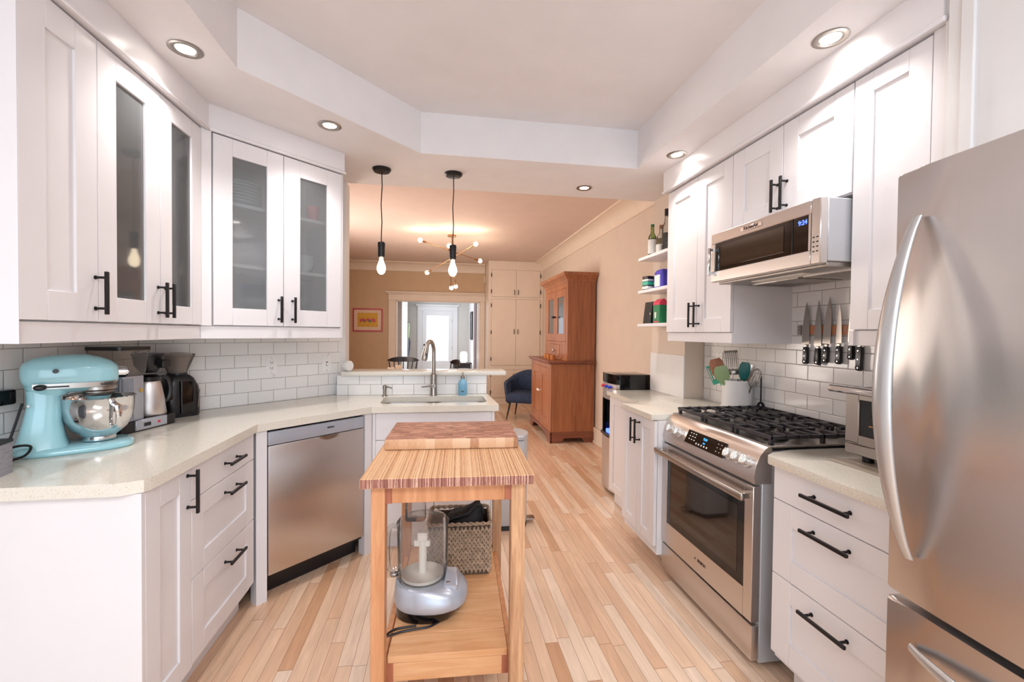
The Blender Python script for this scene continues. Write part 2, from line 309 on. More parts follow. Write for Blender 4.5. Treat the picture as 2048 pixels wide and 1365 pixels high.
struct('trim_1', MB().box(1.742, 1.75, 2.985, 3.505, .9155, 1.225), m['wallw'])
struct('wall_behind', MB().box(-1.7, -1.3, -2.75, -2.65, 0, DC).box(1.7, 2.05, -2.75, -2.65, 0, DC).box(-1.3, 1.7, -2.75, -2.65, 2.35, DC).box(-1.3, 1.7, -2.75, -2.65, 0, .3), m['wallw'], smooth=False)
struct('window_1', MB().box(-1.3, -1.24, -2.74, -2.68, .3, 2.35).box(1.64, 1.7, -2.74, -2.68, .3, 2.35).box(.17, .23, -2.74, -2.68, .3, 2.35).box(-1.3, 1.7, -2.74, -2.68, .3, .36).box(-1.3, 1.7, -2.74, -2.68, 2.29, 2.35), m['cream'])
struct('wall_bar', MB().box(-.735, .345, 3.36, 3.50, 0, 1.06), m['wallw'], smooth=False)
struct('wall_dining_right', MB().box(1.95, 2.1, 3.50, 9.2, 0, DC), m['beige'], smooth=False)
struct('wall_dining_left', MB().box(-2.0, -1.86, 3.55, 9.2, 0, DC), m['tan'], smooth=False)
# far wall of the dining room with its cased opening
struct('wall_far', MB().box(-1.86, -.875, 9.05, 9.25, 0, DC).box(-.875, .785, 9.05, 9.25, 2.0, DC).box(.785, 1.95, 9.05, 9.25, 0, DC), m['tan'], smooth=False)
cs = MB()
for a, b in ((-1.015, -.875), (.785, .885)): cs.box(a, b, 9.02, 9.05, 0, 2.0, .004)
cs.box(-1.02, .888, 9.02, 9.05, 2.0, 2.12, .004).box(-1.04, .888, 8.995, 9.05, 2.12, 2.145, .004).box(-1.07, .888, 8.975, 9.05, 2.145, 2.175, .006)
cs.box(-.89, -.862, 9.04, 9.26, 0, 2.0).box(.772, .80, 9.04, 9.26, 0, 2.0).box(-.875, .785, 9.04, 9.26, 1.985, 2.005)
struct('trim_2', cs, m['cream'])
# coved cornices
def cove(name, a, b, dx, dy):
    prof = [(0, 2.58), (.012, 2.58), (.012, 2.60)] + [(.02+.13*(1-cos(radians(t))), 2.60+.125*sin(radians(t))) for t in (15, 35, 55, 75, 90)] + [(.165, 2.725), (.165, DC), (0, DC)]
    mb = MB(); mb.loft([[(p[0]+dx*u, p[1]+dy*u, z) for u, z in prof] for p in (a, b)])
    struct(name, mb, m['cream'], ang=60)
cove('trim_3', (1.95, 3.52), (1.95, 9.05), -1, 0); cove('trim_4', (-1.86, 9.05), (.88, 9.05), 0, -1); cove('trim_5', (-1.86, 3.6), (-1.86, 9.05), 1, 0)
struct('baseboard_right', MB().box(1.925, 1.95, 3.5, 8.4, 0, .19, .004).box(1.915, 1.95, 3.5, 8.4, 0, .03, .004), m['cream'])
struct('baseboard_far', MB().box(-1.86, -1.02, 9.03, 9.05, 0, .19, .004), m['cream'])
# hall beyond the opening
struct('wall_hall_end', MB().box(-1.6, -.487, 12.2, 12.35, 0, 2.5).box(.312, .76, 12.2, 12.35, 0, 2.5).box(-.487, .312, 12.2, 12.35, 1.95, 2.5), m['grayw'], smooth=False)
struct('wall_hall_right', MB().box(.76, .9, 9.26, 12.35, 0, 2.5), m['hallw'], smooth=False)
struct('wall_hall_left', MB().box(-1.72, -1.6, 9.25, 12.35, 0, 2.5).box(-1.6, -.84, 11.65, 11.75, 0, 2.5).box(-1.6, -.87, 9.9, 10.0, 0, 2.5), m['grayw'], smooth=False)
struct('ceiling_hall', MB().box(-1.72, .9, 9.25, 12.35, 2.33, 2.40), m['grayw'], smooth=False)
struct('trim_6', MB().box(-.62, -.49, 12.17, 12.2, 0, 1.95, .004).box(.315, .45, 12.17, 12.2, 0, 1.95, .004).box(-.62, .45, 12.17, 12.2, 1.95, 2.06, .004).box(-.65, .48, 12.15, 12.2, 2.06, 2.085, .004).box(-.67, .50, 12.13, 12.2, 2.085, 2.12, .006), m['hallw'])
struct('trim_7', MB().box(-.95, -.84, 11.60, 11.65, 0, 2.02, .004).box(-.97, -.83, 9.88, 9.90, 0, 2.2, .004), m['hallw'])
dr = struct('door_1', MB().box(-.485, -.38, 12.19, 12.23, 0, 1.94).box(.21, .31, 12.19, 12.23, 0, 1.94).box(-.38, .21, 12.19, 12.23, 1.82, 1.94).box(-.38, .21, 12.19, 12.23, 0, .60).box(-.33, .16, 12.18, 12.19, .12, .50, .006), m['hallw'])
MB().box(-.38, .21, 12.205, 12.215, .60, 1.82).build('glass_pane', m['glow'], dr)
MB().ball((-.43, 12.15, .92), .028).cyl((-.43, 12.19, .92), (-.43, 12.15, .92), .012).build('door_knob', m['blk'], dr)
MB().cyl((-.43, 12.19, 1.03), (-.43, 12.165, 1.03), .026).build('deadbolt', m['blk'], dr)
hg = MB()
for z in (.3, .95, 1.68): hg.cyl((.312, 12.185, z-.045), (.312, 12.185, z+.045), .008)
hg.build('hinge', m['nickel'], dr)
# tiled backsplashes (each in a frame whose x runs along the wall and z starts on the worktop)
struct('wall_left_tile', MB().box(0, 1.35, -.006, .006, 0, .45), m['tile'], (-1.57, 1.262, .915), pi/2, smooth=False)
struct('wall_angled_tile', MB().box(.006, 1.178, -.008, .004, 0, .475), m['tile'], (-1.57, 2.61, .915), pi/4, smooth=False)
struct('wall_bar_tile', MB().box(0, 1.08, -.008, 0, 0, .145), m['tile'], (-.735, 3.36, .915), 0, smooth=False)
struct('wall_right_tile', MB().box(0, 1.9, -.008, .003, 0, .88), m['tile'], (1.91, 2.985, .915), -pi/2, smooth=False)
# soffit fascia / crown above the wall cabinets
def run(name, path, off0, z0, z1, mat, mould=True):
    # path: front line points; off0: thickness going into the wall along each segment's local +y
    mb = MB()
    for (x0, y0), (x1, y1) in zip(path, path[1:]):
        a = math.atan2(y1-y0, x1-x0); Lg = math.hypot(x1-x0, y1-y0); M = T(x0, y0) @ R(a, 'Z')
        mb.box(-.0, Lg, 0, off0, z0, z1, 0, M)
        if mould: mb.box(-.008, Lg+.008, -.008, .01, z0-.004, z0+.014, .004, M)
    return struct(name, mb, mat)
A0 = (-1.12, 2.42); A1 = (-.612, 2.928)
run('trim_8', [(-1.128, 1.43), (-1.128, 2.405), (-.60, 2.933)], .12, 2.362, 2.4895, m['cab'])
run('trim_9', [(1.505, 2.875), (1.505, 1.15)], .12, 2.345, 2.4895, m['cab'])
# light rail under the left cabinets
def rail(name, path, z0, z1):
    mb = MB()
    for (x0, y0), (x1, y1) in zip(path, path[1:]):
        a = math.atan2(y1-y0, x1-x0); Lg = math.hypot(x1-x0, y1-y0); mb.box(0, Lg, 0, .05, z0, z1, .002, T(x0, y0) @ R(a, 'Z'))
    return struct(name, mb, m['cab'])
rail('trim_10', [(-1.16, 1.432), (-1.16, 2.39), (-.617, 2.933)], 1.335, 1.398)
rail('trim_11', [(1.54, 2.853), (1.54, 2.17)], 1.335, 1.392); rail('trim_12', [(1.54, 1.467), (1.54, 1.15)], 1.345, 1.402)
# filler panels right of the tall cabinet and the wall above the fridge
struct('trim_13', MB().box(1.53, 1.60, 1.15, 1.196, 1.402, 2.345, .002), m['cab'])
struct('wall_fridge_bulkhead', MB().box(1.50, 1.91, -.3, 1.13, 1.86, CE).box(1.515, 1.91, 1.13, 1.15, 1.40, CE).box(1.49, 1.50, 1.06, 1.09, 1.86, CE), m['wallw'], smooth=False)
struct('trim_14', MB().prism([(1.905, 1.0), (1.899, 1.0), (1.899, 2.98), (1.905, 2.98)], .915, .93).prism([(-1.56, 1.5), (-1.552, 1.5), (-1.552, 2.61), (-1.56, 2.61)], .915, .922), m['wallw'])

# ------------------------------------------------------------------ cabinets
def bar_handle(parent, x, z, Lg, vert=True):
    mb = MB(); h = Lg/2; M = T(x, 0, z) @ (Matrix.Identity(4) if vert else R(pi/2, 'Y'))
    mb.box(-.006, .006, -.040, -.030, -h, h, .0015, M)
    for s in (-1, 1): mb.cyl((0, .001, s*h*.72), (0, -.032, s*h*.72), .0045, n=10, M=M); mb.cyl((0, .001, s*h*.72), (0, -.003, s*h*.72), .007, n=10, M=M)
    return mb.build('handle', m['blk'], parent)
def front(parent, name, x0, x1, z0, z1, st=.085, glass_=False, handle=None, rail_=None, st2=None):
    g = .0015; x0 += g; x1 -= g; z0 += g; z1 -= g; rl = rail_ or st; st2 = st2 or st; b = .0013
    mb = MB().box(x0, x0+st, 0, .019, z0, z1, b).box(x1-st2, x1, 0, .019, z0, z1, b).box(x0+st, x1-st2, 0, .019, z0, z0+rl, b).box(x0+st, x1-st2, 0, .019, z1-rl, z1, b)
    if not glass_: mb.box(x0+st-.003, x1-st2+.003, .008, .015, z0+rl-.003, z1-rl+.003)
    o = mb.build(name, m['cab'], parent)
    if glass_: MB().box(x0+st-.004, x1-st2+.004, .009, .013, z0+rl-.004, z1-rl+.004).build('glass_pane', m['glassd'], o)
    if handle: bar_handle(o, handle[1], handle[2], handle[3], handle[0] == 'v')
    return o
def flat(parent, name, x0, x1, z0, z1, handle=None):
    o = MB().box(x0+.0015, x1-.0015, 0, .019, z0+.0015, z1-.0015, .0013).build(name, m['cab'], parent)
    if handle: bar_handle(o, handle[1], handle[2], handle[3], handle[0] == 'v')
    return o
def carcass(w, z0, z1, d, shelves=0, y0=.021):
    t = .016; mb = MB().box(0, t, y0, d, z0, z1).box(w-t, w, y0, d, z0, z1).box(t, w-t, y0, d, z0, z0+t).box(t, w-t, y0, d, z1-t, z1).box(t, w-t, d-.008, d, z0+t, z1-t)
    for k in range(shelves): z = z0+(z1-z0)*(k+1)/(shelves+1); mb.box(t, w-t, y0+.03, d-.008, z-.009, z+.009)
    return mb
# left wall cabinets, local x runs away from the camera
c = thing('wall_cabinet', 'white wall cabinet with a solid shaker door, nearest the camera on the left', 'cabinet', (-1.15, 1.43, 0), pi/2, 'white kitchen wall cabinets')
carcass(.29, 1.40, 2.36, .412).box(-.001, 0, .0, .412, 1.335, 2.36).build('body', m['cab'], c)
front(c, 'door', .0, .29, 1.402, 2.355, .09, handle=('v', .275, 1.50, .145))
c = thing('glass_cabinet', 'white wall cabinet with two glass doors left of the inside corner', 'cabinet', (-1.15, 1.72, 0), pi/2, 'white kitchen wall cabinets')
carcass(.66, 1.40, 2.36, .412, 2).build('body', m['cab'], c)
front(c, 'door', 0, .34, 1.402, 2.355, .088, True, ('v', .322, 1.50, .145)); front(c, 'door', .34, .66, 1.402, 2.355, .08, True, ('v', .37, 1.50, .145))
struct('trim_15', MB().prism([(-1.150, 2.3815), (-1.139, 2.400), (-1.1225, 2.4165), (-1.17, 2.464), (-1.2, 2.45), (-1.19, 2.3815)], 1.40, 2.36), m['cab'])
c = thing('glass_cabinet', 'white wall cabinet with two glass doors on the angled wall beside the pendants', 'cabinet', (A0[0], A0[1], 0), pi/4, 'white kitchen wall cabinets')
carcass(.712, 1.40, 2.36, .385, 2).build('body', m['cab'], c)
front(c, 'door', .003, .353, 1.402, 2.355, .088, True, ('v', .325, 1.495, .145)); front(c, 'door', .353, .712, 1.402, 2.355, .094, True, ('v', .402, 1.495, .145))
MB().box(.7125, .73, .012, .38, 1.335, 2.36, .001).build('side_panel', m['cab'], c)
# crockery in the glass cabinets
def angpt(s, d, z): return (A0[0]+(s-d)/sqrt(2), A0[1]+(s+d)/sqrt(2), z)
pl = None; zsh = [1.416, 1.40+.96/3+.009, 1.40+.96*2/3+.009]
def crock_stack(name, prof, n, dz, x, y, z, lab, cat, grp, mat):
    src = None
    for k in range(n):
        if src is None:
            src = MB().lathe(prof, n=26).build(name, mat); o = tag(src, lab(k), cat, grp)
        else: o = src.copy(); C.objects.link(o); o['label'] = lab(k)
        o.location = (x, y, z+k*dz)
plp = [(0, 0), (.07, 0), (.125, .016), (.126, .019), (.07, .005), (0, .005)]
bwp = [(0, 0), (.035, 0), (.07, .035), (.082, .06), (.08, .06), (.067, .036), (.03, .006), (0, .006)]
ordn = ['lowest', 'second', 'third', 'fourth', 'fifth', 'sixth', 'seventh']
x, y, z = angpt(.17, .16, zsh[2]); crock_stack('dinner_plate', plp, 7, .017, x, y, z, lambda k: 'white dinner plate, %s from the bottom of the tall stack behind angled glass' % ordn[k], 'plate', 'plates in the glass cabinets', m['plate'])
x, y, z = angpt(.17, .15, zsh[0]); crock_stack('side_plate', [(r*.8, q) for r, q in plp], 4, .010, x, y, z, lambda k: 'white side plate, %s up in the low stack in the angled cabinet' % ordn[k], 'plate', 'plates in the glass cabinets', m['plate'])
x, y, z = angpt(.53, .15, zsh[1]); crock_stack('bowl', bwp, 3, .022, x, y, z, lambda k: 'white bowl, %s in the stack behind the right angled glass door' % ordn[k], 'bowl', 'bowls in the glass cabinet', m['plate'])
x, y, z = angpt(.60, .13, zsh[2]); tag(MB().lathe([(0, 0), (.032, 0), (.04, .095), (.037, .095), (.03, .006), (0, .006)]).build('cup', m['red']), 'red plastic cup on the top shelf behind the right angled glass door', 'cup', loc=(x, y, z))
tag(MB().lathe([(0, 0), (.03, 0), (.045, .12), (.042, .12), (.028, .006), (0, .006)]).build('drinking_glass', m['plate']), 'pale tumbler behind the glass door left of the corner', 'glass', loc=(-1.30, 1.90, zsh[0]))
# right wall cabinets, local x runs towards the camera
c = thing('wall_cabinet', 'white two-door wall cabinet between the open shelves and the microwave', 'cabinet', (1.53, 2.853, 0), -pi/2, 'white kitchen wall cabinets')
carcass(.684, 1.392, 2.345, .372).build('body', m['cab'], c); MB().box(.665, .6845, .02, .372, 1.335, 1.392).build('side_panel', m['cab'], c)
front(c, 'door', 0, .358, 1.394, 2.338, .085, handle=('v', .332, 1.50, .15)); front(c, 'door', .358, .684, 1.394, 2.338, .08, handle=('v', .388, 1.50, .15))
c = thing('wall_cabinet', 'short white two-door wall cabinet above the microwave', 'cabinet', (1.53, 2.168, 0), -pi/2, 'white kitchen wall cabinets')
carcass(.70, 1.925, 2.345, .372).build('body', m['cab'], c)
front(c, 'door', 0, .35, 1.925, 2.338, .085, handle=('v', .322, 2.02, .15)); front(c, 'door', .35, .70, 1.925, 2.338, .085, handle=('v', .378, 2.02, .15))
c = thing('wall_cabinet', 'tall white one-door wall cabinet between microwave and fridge', 'cabinet', (1.53, 1.466, 0), -pi/2, 'white kitchen wall cabinets')
carcass(.27, 1.402, 2.345, .372).build('body', m['cab'], c); MB().box(-.0, .018, .0, .372, 1.345, 1.402).build('side_panel', m['cab'], c)
front(c, 'door', 0, .27, 1.404, 2.338, .072)
# left base run
c = thing('base_cabinet', 'white base cabinet with one tall door at the near end of the left worktop', 'cabinet', (-.905, 1.52, 0), pi/2, 'white kitchen base cabinets')
MB().box(0, .018, .0, .655, 0, .874, .001).box(.018, .28, .021, .655, .10, .874).build('body', m['cab'], c); MB().box(.018, .28, .07, .085, 0, .10).build('toe_kick', m['cab'], c)
front(c, 'door', .018, .28, .12, .872, .075, handle=('v', .252, .79, .16))
c = thing('drawer_cabinet', 'white three-drawer base cabinet left of the dishwasher', 'cabinet', (-.905, 1.80, 0), pi/2, 'white kitchen base cabinets')
MB().box(0, .555, .021, .655, .10, .874).build('body', m['cab'], c); MB().box(0, .555, .07, .085, 0, .10).build('toe_kick', m['cab'], c)
flat(c, 'drawer', 0, .555, .745, .872, ('h', .31, .81, .15)); front(c, 'drawer', 0, .555, .448, .745, .085, rail_=.075, handle=('h', .31, .685, .15)); front(c, 'drawer', 0, .555, .13, .448, .085, rail_=.075, handle=('h', .31, .385, .15))
P0 = (-.89-.01, 2.36+.01)
def angb(s): return (P0[0]+s/sqrt(2), P0[1]+s/sqrt(2), 0)
tag(MB().prism([(0, 0), (.052, 0), (.052, .06), (0, .06)], 0, .874).build('filler_panel', m['cab']), 'narrow white upright panel between the drawers and the dishwasher', 'panel', 'panels beside the dishwasher', angb(.0), pi/4)
tag(MB().prism([(0, 0), (.05, 0), (.05, .06), (0, .06)], 0, .874).build('filler_panel', m['cab']), 'narrow white upright panel between the dishwasher and the sink cabinet', 'panel', 'panels beside the dishwasher', angb(.633), pi/4)
d = thing('dishwasher', 'stainless steel dishwasher with a pocket handle under the angled worktop', 'dishwasher', angb(.055), pi/4)
MB().box(0, .573, .03, .58, .10, .865).build('body', m['blkp'], d)
sl = MB(); sl.box(.004, .569, -.0, .03, .125, .79, .004, seg=2); sl.build('door', m['steel'], d)
cp = MB().box(.004, .569, -.0, .03, .793, .862, .004, seg=2); cp.build('control_strip', m['silver'], d)
ph = MB(); ph.loft([[(.342+r*cos(a)*1.0, -.008*k-.0005, .792+min(0, r*.42*sin(a))) for a in [2*pi*i/24 for i in range(24)]] for r, k in ((.066, 0), (.05, 1))]); ph.build('pocket_handle', m['nickel'], d)
MB().box(0, .573, .09, .12, 0, .12).build('toe_kick', m['blkp'], d)
text(d, 'BOSCH', .013, T(.42-.07, -.001, .832) @ R(pi/2, 'X'), m['blk'], bold=.0004)
c = thing('sink_cabinet', 'white base cabinet under the sink with drawer fronts', 'cabinet', (-.415, 2.855, 0), 0, 'white kitchen base cabinets')
MB().box(0, .018, .0, .50, .0, .874).box(.745, .763, .0, .50, 0, .874).box(.018, .745, .021, .50, .10, .60).box(.018, .745, .021, .035, .6, .874).build('body', m['cab'], c); MB().box(.018, .745, .06, .075, 0, .1).build('toe_kick', m['cab'], c)
flat(c, 'false_front', .018, .745, .70, .872); flat(c, 'door', .018, .38, .12, .70); flat(c, 'door', .38, .745, .12, .70)
# left worktop with the sink cut-out
sink = rrect(-.385, .31, 2.945, 3.25, .05)
wt = MB().slab([(-1.569, 1.495), (-.955, 1.495), (-.90, 1.525), (-.89, 1.56), (-.89, 2.36), (-.415, 2.83), (.37, 2.83), (.375, 2.84), (.352, 3.351), (-.741, 3.351), (-.741, 3.420), (-1.558, 2.602)], [sink], .876, .915)
tag(wt.build('worktop', m['quartz'], ang=25), 'pale speckled quartz worktop running from the mixer round to the sink', 'countertop')
tag(MB().prism([(-.70, 3.328), (.485, 3.328), (.492, 3.335), (.492, 3.585), (-.69, 3.585)], 1.058, 1.088, b=.002).build('bar_top', m['quartz']), 'raised quartz bar ledge behind the sink', 'countertop')
s = thing('sink', 'double-bowl stainless steel undermount sink', 'sink', (0, 0, .875))
def basin(x0, x1, y0, y1, zb):
    rs = [[(x, y, z) for x, y in rrect(x0+o, x1-o, y0+o, y1-o, .05)] for o, z in ((0, -.001), (.004, -.02), (.012, zb+.03), (.035, zb), (.05, zb))]
    ins = [[(x, y, z) for x, y in rrect(x0+o, x1-o, y0+o, y1-o, .05)] for o, z in ((.05, zb+.003), (.037, zb+.003), (.014, zb+.032), (.006, -.02), (.003, -.001))]
    return MB().loft(rs+ins, cap=False)
bs = basin(-.385, -.055, 2.945, 3.25, -.17); bs.build('basin', m['steeld'], s); basin(-.04, .31, 2.945, 3.25, -.17).build('basin', m['steeld'], s)
MB().box(-.058, -.037, 2.96, 3.235, -.03, -.001, .004).build('divider', m['steel'], s)
for xx in (-.22, .135): MB().lathe([(0, -.168), (.035, -.168), (.035, -.164), (.02, -.166), (0, -.166)], (xx, 3.12, 0)).build('drain', m['chrome'], s)
f = thing('faucet', 'brushed nickel pull-down faucet arching over the sink', 'faucet', (-.049, 3.300, .915))
MB().lathe([(0, 0), (.027, 0), (.0275, .004), (.026, .008), (.023, .12), (.022, .155), (.015, .162), (0, .165)]).build('body', m['nickel'], f)
arc = [(0, 0, .15), (0, 0, .30)]+[(-.026*(1-cos(a)), -.05*(1-cos(a)), .315+.082*sin(a)) for a in [pi*i/14 for i in range(0, 13)]]
MB().tube(arc, .0145, 14).build('spout', m['nickel'], f)
e = Vector(arc[-1]); dd = (Vector(arc[-1])-Vector(arc[-2])).normalized(); hd = MB(); hd.tube([e-dd*.01, e+dd*.01, e+dd*.04, e+dd*.085, e+dd*.09], [.015, .018, .020, .023, .021], 16); hd.build('spray_head', m['nickel'], f)
MB().box(-.006, .006, -.006, .0, -.02, .02, .002, T(*(e+dd*.06)) @ T(.012, -.014, 0)).build('spray_button', m['blkp'], f)
MB().cyl((0, 0, .075), (-.0, -.035, .075), .016).tube([(0, -.03, .075), (-.03, -.03, .073), (-.085, -.03, .066)], [.007, .006, .005]).build('lever', m['nickel'], f)
s = thing('soap_pump', 'small built-in nickel soap pump left of the faucet', 'soap dispenser', (-.395, 3.30, .915))
MB().lathe([(0, 0), (.02, 0), (.02, .006), (.012, .012), (.012, .05), (.015, .052), (.015, .075), (.006, .08), (0, .08)]).build('body', m['nickel'], s); MB().tube([(0, 0, .066), (.03, -.02, .066), (.055, -.036, .06)], .005).build('nozzle', m['nickel'], s)
s = thing('soap_bottle', 'light blue glass soap bottle with a steel pump by the sink', 'soap bottle', (.163, 3.292, .915))
MB().lathe([(0, 0), (.028, 0), (.034, .01), (.034, .085), (.03, .10), (.014, .118), (.013, .125), (0, .125)]).build('bottle', m['sblue'], s)
MB().lathe([(0, .125), (.015, .125), (.015, .14), (.006, .143), (.006, .165), (0, .165)]).tube([(0, 0, .163), (0, -.0, .168), (-.0, -.035, .165)], .006).build('pump', m['nickel'], s)
MB().box(-.012, .006, -.0347, -.034, .03, .036).build('printed_mark', m['blk'], s)
# right worktops and base units
tag(MB().prism([(1.205, 2.40), (1.70, 2.40), (1.9, 2.40), (1.9, 2.982), (1.745, 2.982), (1.745, 3.475), (1.355, 3.475), (1.345, 3.465), (1.345, 2.85), (1.215, 2.85), (1.205, 2.84)], .882, .915, b=.0015).build('worktop', m['quartz'], ang=25), 'stepped quartz worktop between the range and the water cooler', 'countertop')
tag(MB().prism([(1.255, .945), (1.9, .945), (1.9, 1.605), (1.40, 1.60), (1.30, 1.57), (1.262, 1.545), (1.255, 1.53)], .882, .915, b=.0015).build('worktop', m['quartz'], ang=25), 'quartz worktop between the range and the fridge under the toaster oven', 'countertop')
c = thing('base_cabinet', 'white two-door base cabinet on the far side of the range', 'cabinet', (1.222, 2.84, 0), -pi/2, 'white kitchen base cabinets')
MB().box(0, .45, .021, .66, .10, .88).build('body', m['cab'], c); MB().box(0, .45, .14, .155, 0, .10).build('toe_kick', m['cab'], c)
front(c, 'door', 0, .225, .15, .878, .06, handle=('v', .195, .78, .15)); front(c, 'door', .225, .45, .15, .878, .06, handle=('v', .255, .78, .15))
c = thing('base_cabinet', 'narrow set-back white base cabinet beside the water cooler', 'cabinet', (1.372, 3.46, 0), -pi/2, 'white kitchen base cabinets')
MB().box(0, .015, 0, .37, 0.1, .88).box(.015, .615, .021, .37, .10, .88).box(.0, .015, .05, .37, 0, .1).build('body', m['cab'], c); MB().box(.015, .6, .05, .065, 0, .10).build('toe_kick', m['cab'], c)
front(c, 'door', .015, .315, .115, .878, .06); front(c, 'door', .315, .615, .115, .878, .06, handle=('v', .34+.06, .78, .14))
c = thing('drawer_cabinet', 'white three-drawer base cabinet between the range and the fridge', 'cabinet', (1.28, 1.533, 0), -pi/2, 'white kitchen base cabinets')
MB().box(0, .60, .021, .61, .13, .88).build('body', m['cab'], c); MB().box(.02, .60, .09, .105, 0, .13).build('toe_kick', m['cab'], c)
flat(c, 'drawer', 0, .60, .752, .878, ('h', .258, .822, .19)); front(c, 'drawer', 0, .60, .465, .752, .09, rail_=.08, handle=('h', .258, .698, .19)); front(c, 'drawer', 0, .60, .155, .465, .09, rail_=.08, handle=('h', .258, .41, .19))
# ------------------------------------------------------------------ large appliances
def arcfront(w, bulge, y1, n=14, e=.006):
    return [(w, y1), (0, y1), (0, e)]+[(w*i/n, -bulge*(1-(2*i/n-1)**2)) for i in range(n+1) if 0 < i < n or True]+[(w, e)]
f = thing('refrigerator', 'stainless steel bottom-freezer refrigerator cut by the right edge of the picture', 'refrigerator', (1.105, .935, 0), -pi/2)
MB().box(.006, .90, .075, .76, .03, 1.765, .004).build('body', m['rgside'], f)
MB().prism(arcfront(.906, .022, .068), .757, 1.776, b=.008).build('door', m['steelv'], f, ang=50)
MB().prism(arcfront(.906, .022, .068), .07, .738, b=.010).build('freezer_drawer', m['steelv'], f, ang=50)
hp = []
for i in range(25):
    t = i/24; z = .86+.80*t; o = -.014-.085*(sin(pi*t)**.8); hp.append((z, o, .010+.012*sin(pi*t), .006+.005*sin(pi*t)))
MB().loft([[(.062+wd*cos(a), o+th*sin(a)-.004, z) for a in [2*pi*k/16 for k in range(16)]] for z, o, wd, th in hp]).build('door_handle', m['handle'], f, ang=60)
MB().loft([[(x, o+th*sin(a)-.006, .655+wd*cos(a)) for a in [2*pi*k/16 for k in range(16)]] for x, o, wd, th in [(.07+(h[0]-.86)/.80*.76, h[1]*.8, h[2], h[3]) for h in hp]]).build('drawer_handle', m['handle'], f, ang=60)
MB().box(.02, .89, .02, .7, 0, .06).build('kick_grille', m['blkp'], f)

g = thing('range', 'stainless steel slide-in gas range with black grates', 'stove', (1.275, 2.388, 0), -pi/2)
RW = .757
MB().box(0, RW, .034, .62, .02, .90, .002).build('body', m['rgside'], g)
MB().box(.002, RW-.002, 0, .032, .03, .178, .004, seg=2).build('drawer', m['steel'], g)
dm = MB(); dm.box(.002, .055, -.004, .030, .192, .757, .002).box(RW-.055, RW-.002, -.004, .030, .192, .757, .002).box(.055, RW-.055, -.004, .030, .192, .315, .0).box(.055, RW-.055, -.004, .030, .68, .757, .0)
dr = dm.build('oven_door', m['steel'], g)
MB().box(.055, RW-.055, -.002, .02, .315, .68).build('glass_border', m['blkg'], dr)
MB().box(.10, RW-.10, -.003, -.001, .355, .645).build('window', m['oveng'], dr)
hb = MB().box(.0, RW, -.062, -.040, .700, .732, .009, seg=3)
for xx in (.03, RW-.03): hb.box(xx-.014, xx+.014, -.045, 0, .704, .728, .003)
hb.build('handle', m['nickel'], dr)
text(dr, 'BOSCH', .020, T(.40, -.0045, .255) @ R(pi/2, 'X'), m['blk'], bold=.0006)
text(dr, 'H', .016, T(.345, -.0045, .255) @ R(pi/2, 'X'), m['blk'], 'logo')
prof = [(.0, .768), (-.004, .80), (.004, .845), (.022, .885), (.045, .912), (.062, .922), (.075, .922), (.075, .768)]
MB().loft([[(x, y, z) for y, z in prof] for x in (-.0015, RW+.0015)]).build('control_panel', m['steel'], g, ang=25)
tilt = math.atan2(.041, .087)  # lean of the panel face
def onpanel(x): return T(x, .004, .853) @ R(-tilt, 'X')
MB().box(-.16, .155, -.003, .006, -.037, .034, .002, onpanel(.40)).build('display_panel', m['blkg'], g)
text(g, '9:24', .018, onpanel(.40) @ T(.0, -.0035, .012) @ R(pi/2, 'X'), m['disp2'], 'clock_digits'); text(g, 'ON', .010, onpanel(.40) @ T(.0, -.0035, -.008) @ R(pi/2, 'X'), m['disp2'], 'status_text')
bt = MB()
for r_ in range(3):
    for k in range(3): bt.box(-.13+.022*k, -.122+.022*k, -.0042, -.003, .018-.016*r_, .023-.016*r_, 0, onpanel(.40))
for r_ in range(3):
    for k in range(2): bt.box(.10+.024*k, .105+.024*k, -.0042, -.003, .016-.018*r_, .019-.018*r_, 0, onpanel(.40))
for k in range(5): bt.box(-.06+.022*k, -.052+.022*k, -.0042, -.003, -.026, -.018, 0, onpanel(.40))
bt.build('keypad_marks', m['label'], g)
for xx in (.085, .165, .592, .648, .704):
    k = MB(onpanel(xx) @ T(0, 0, -.004) @ R(pi/2, 'X')); k.lathe([(0, -.004), (.026, -.004), (.026, .002), (.021, .004), (.020, .024), (.017, .027), (0, .027)], n=24)
    k.box(-.0045, .0045, -.019, .019, .024, .034, .002); k.build('knob', m['knobm'], g)
MB().box(-.006, RW+.006, .060, .63, .916, .926, .002).build('cooktop', m['steeld'], g)
bu = []
for bx, by, br in ((.13, .19, .034), (.13, .47, .04), (.38, .33, .055), (.63, .19, .045), (.63, .47, .032)):
    MB().lathe([(0, .926), (br*1.25, .926), (br*1.2, .934), (br, .936), (br, .942), (br*.85, .946), (0, .946)], (bx, by, 0)).build('burner', m['blk'], g)
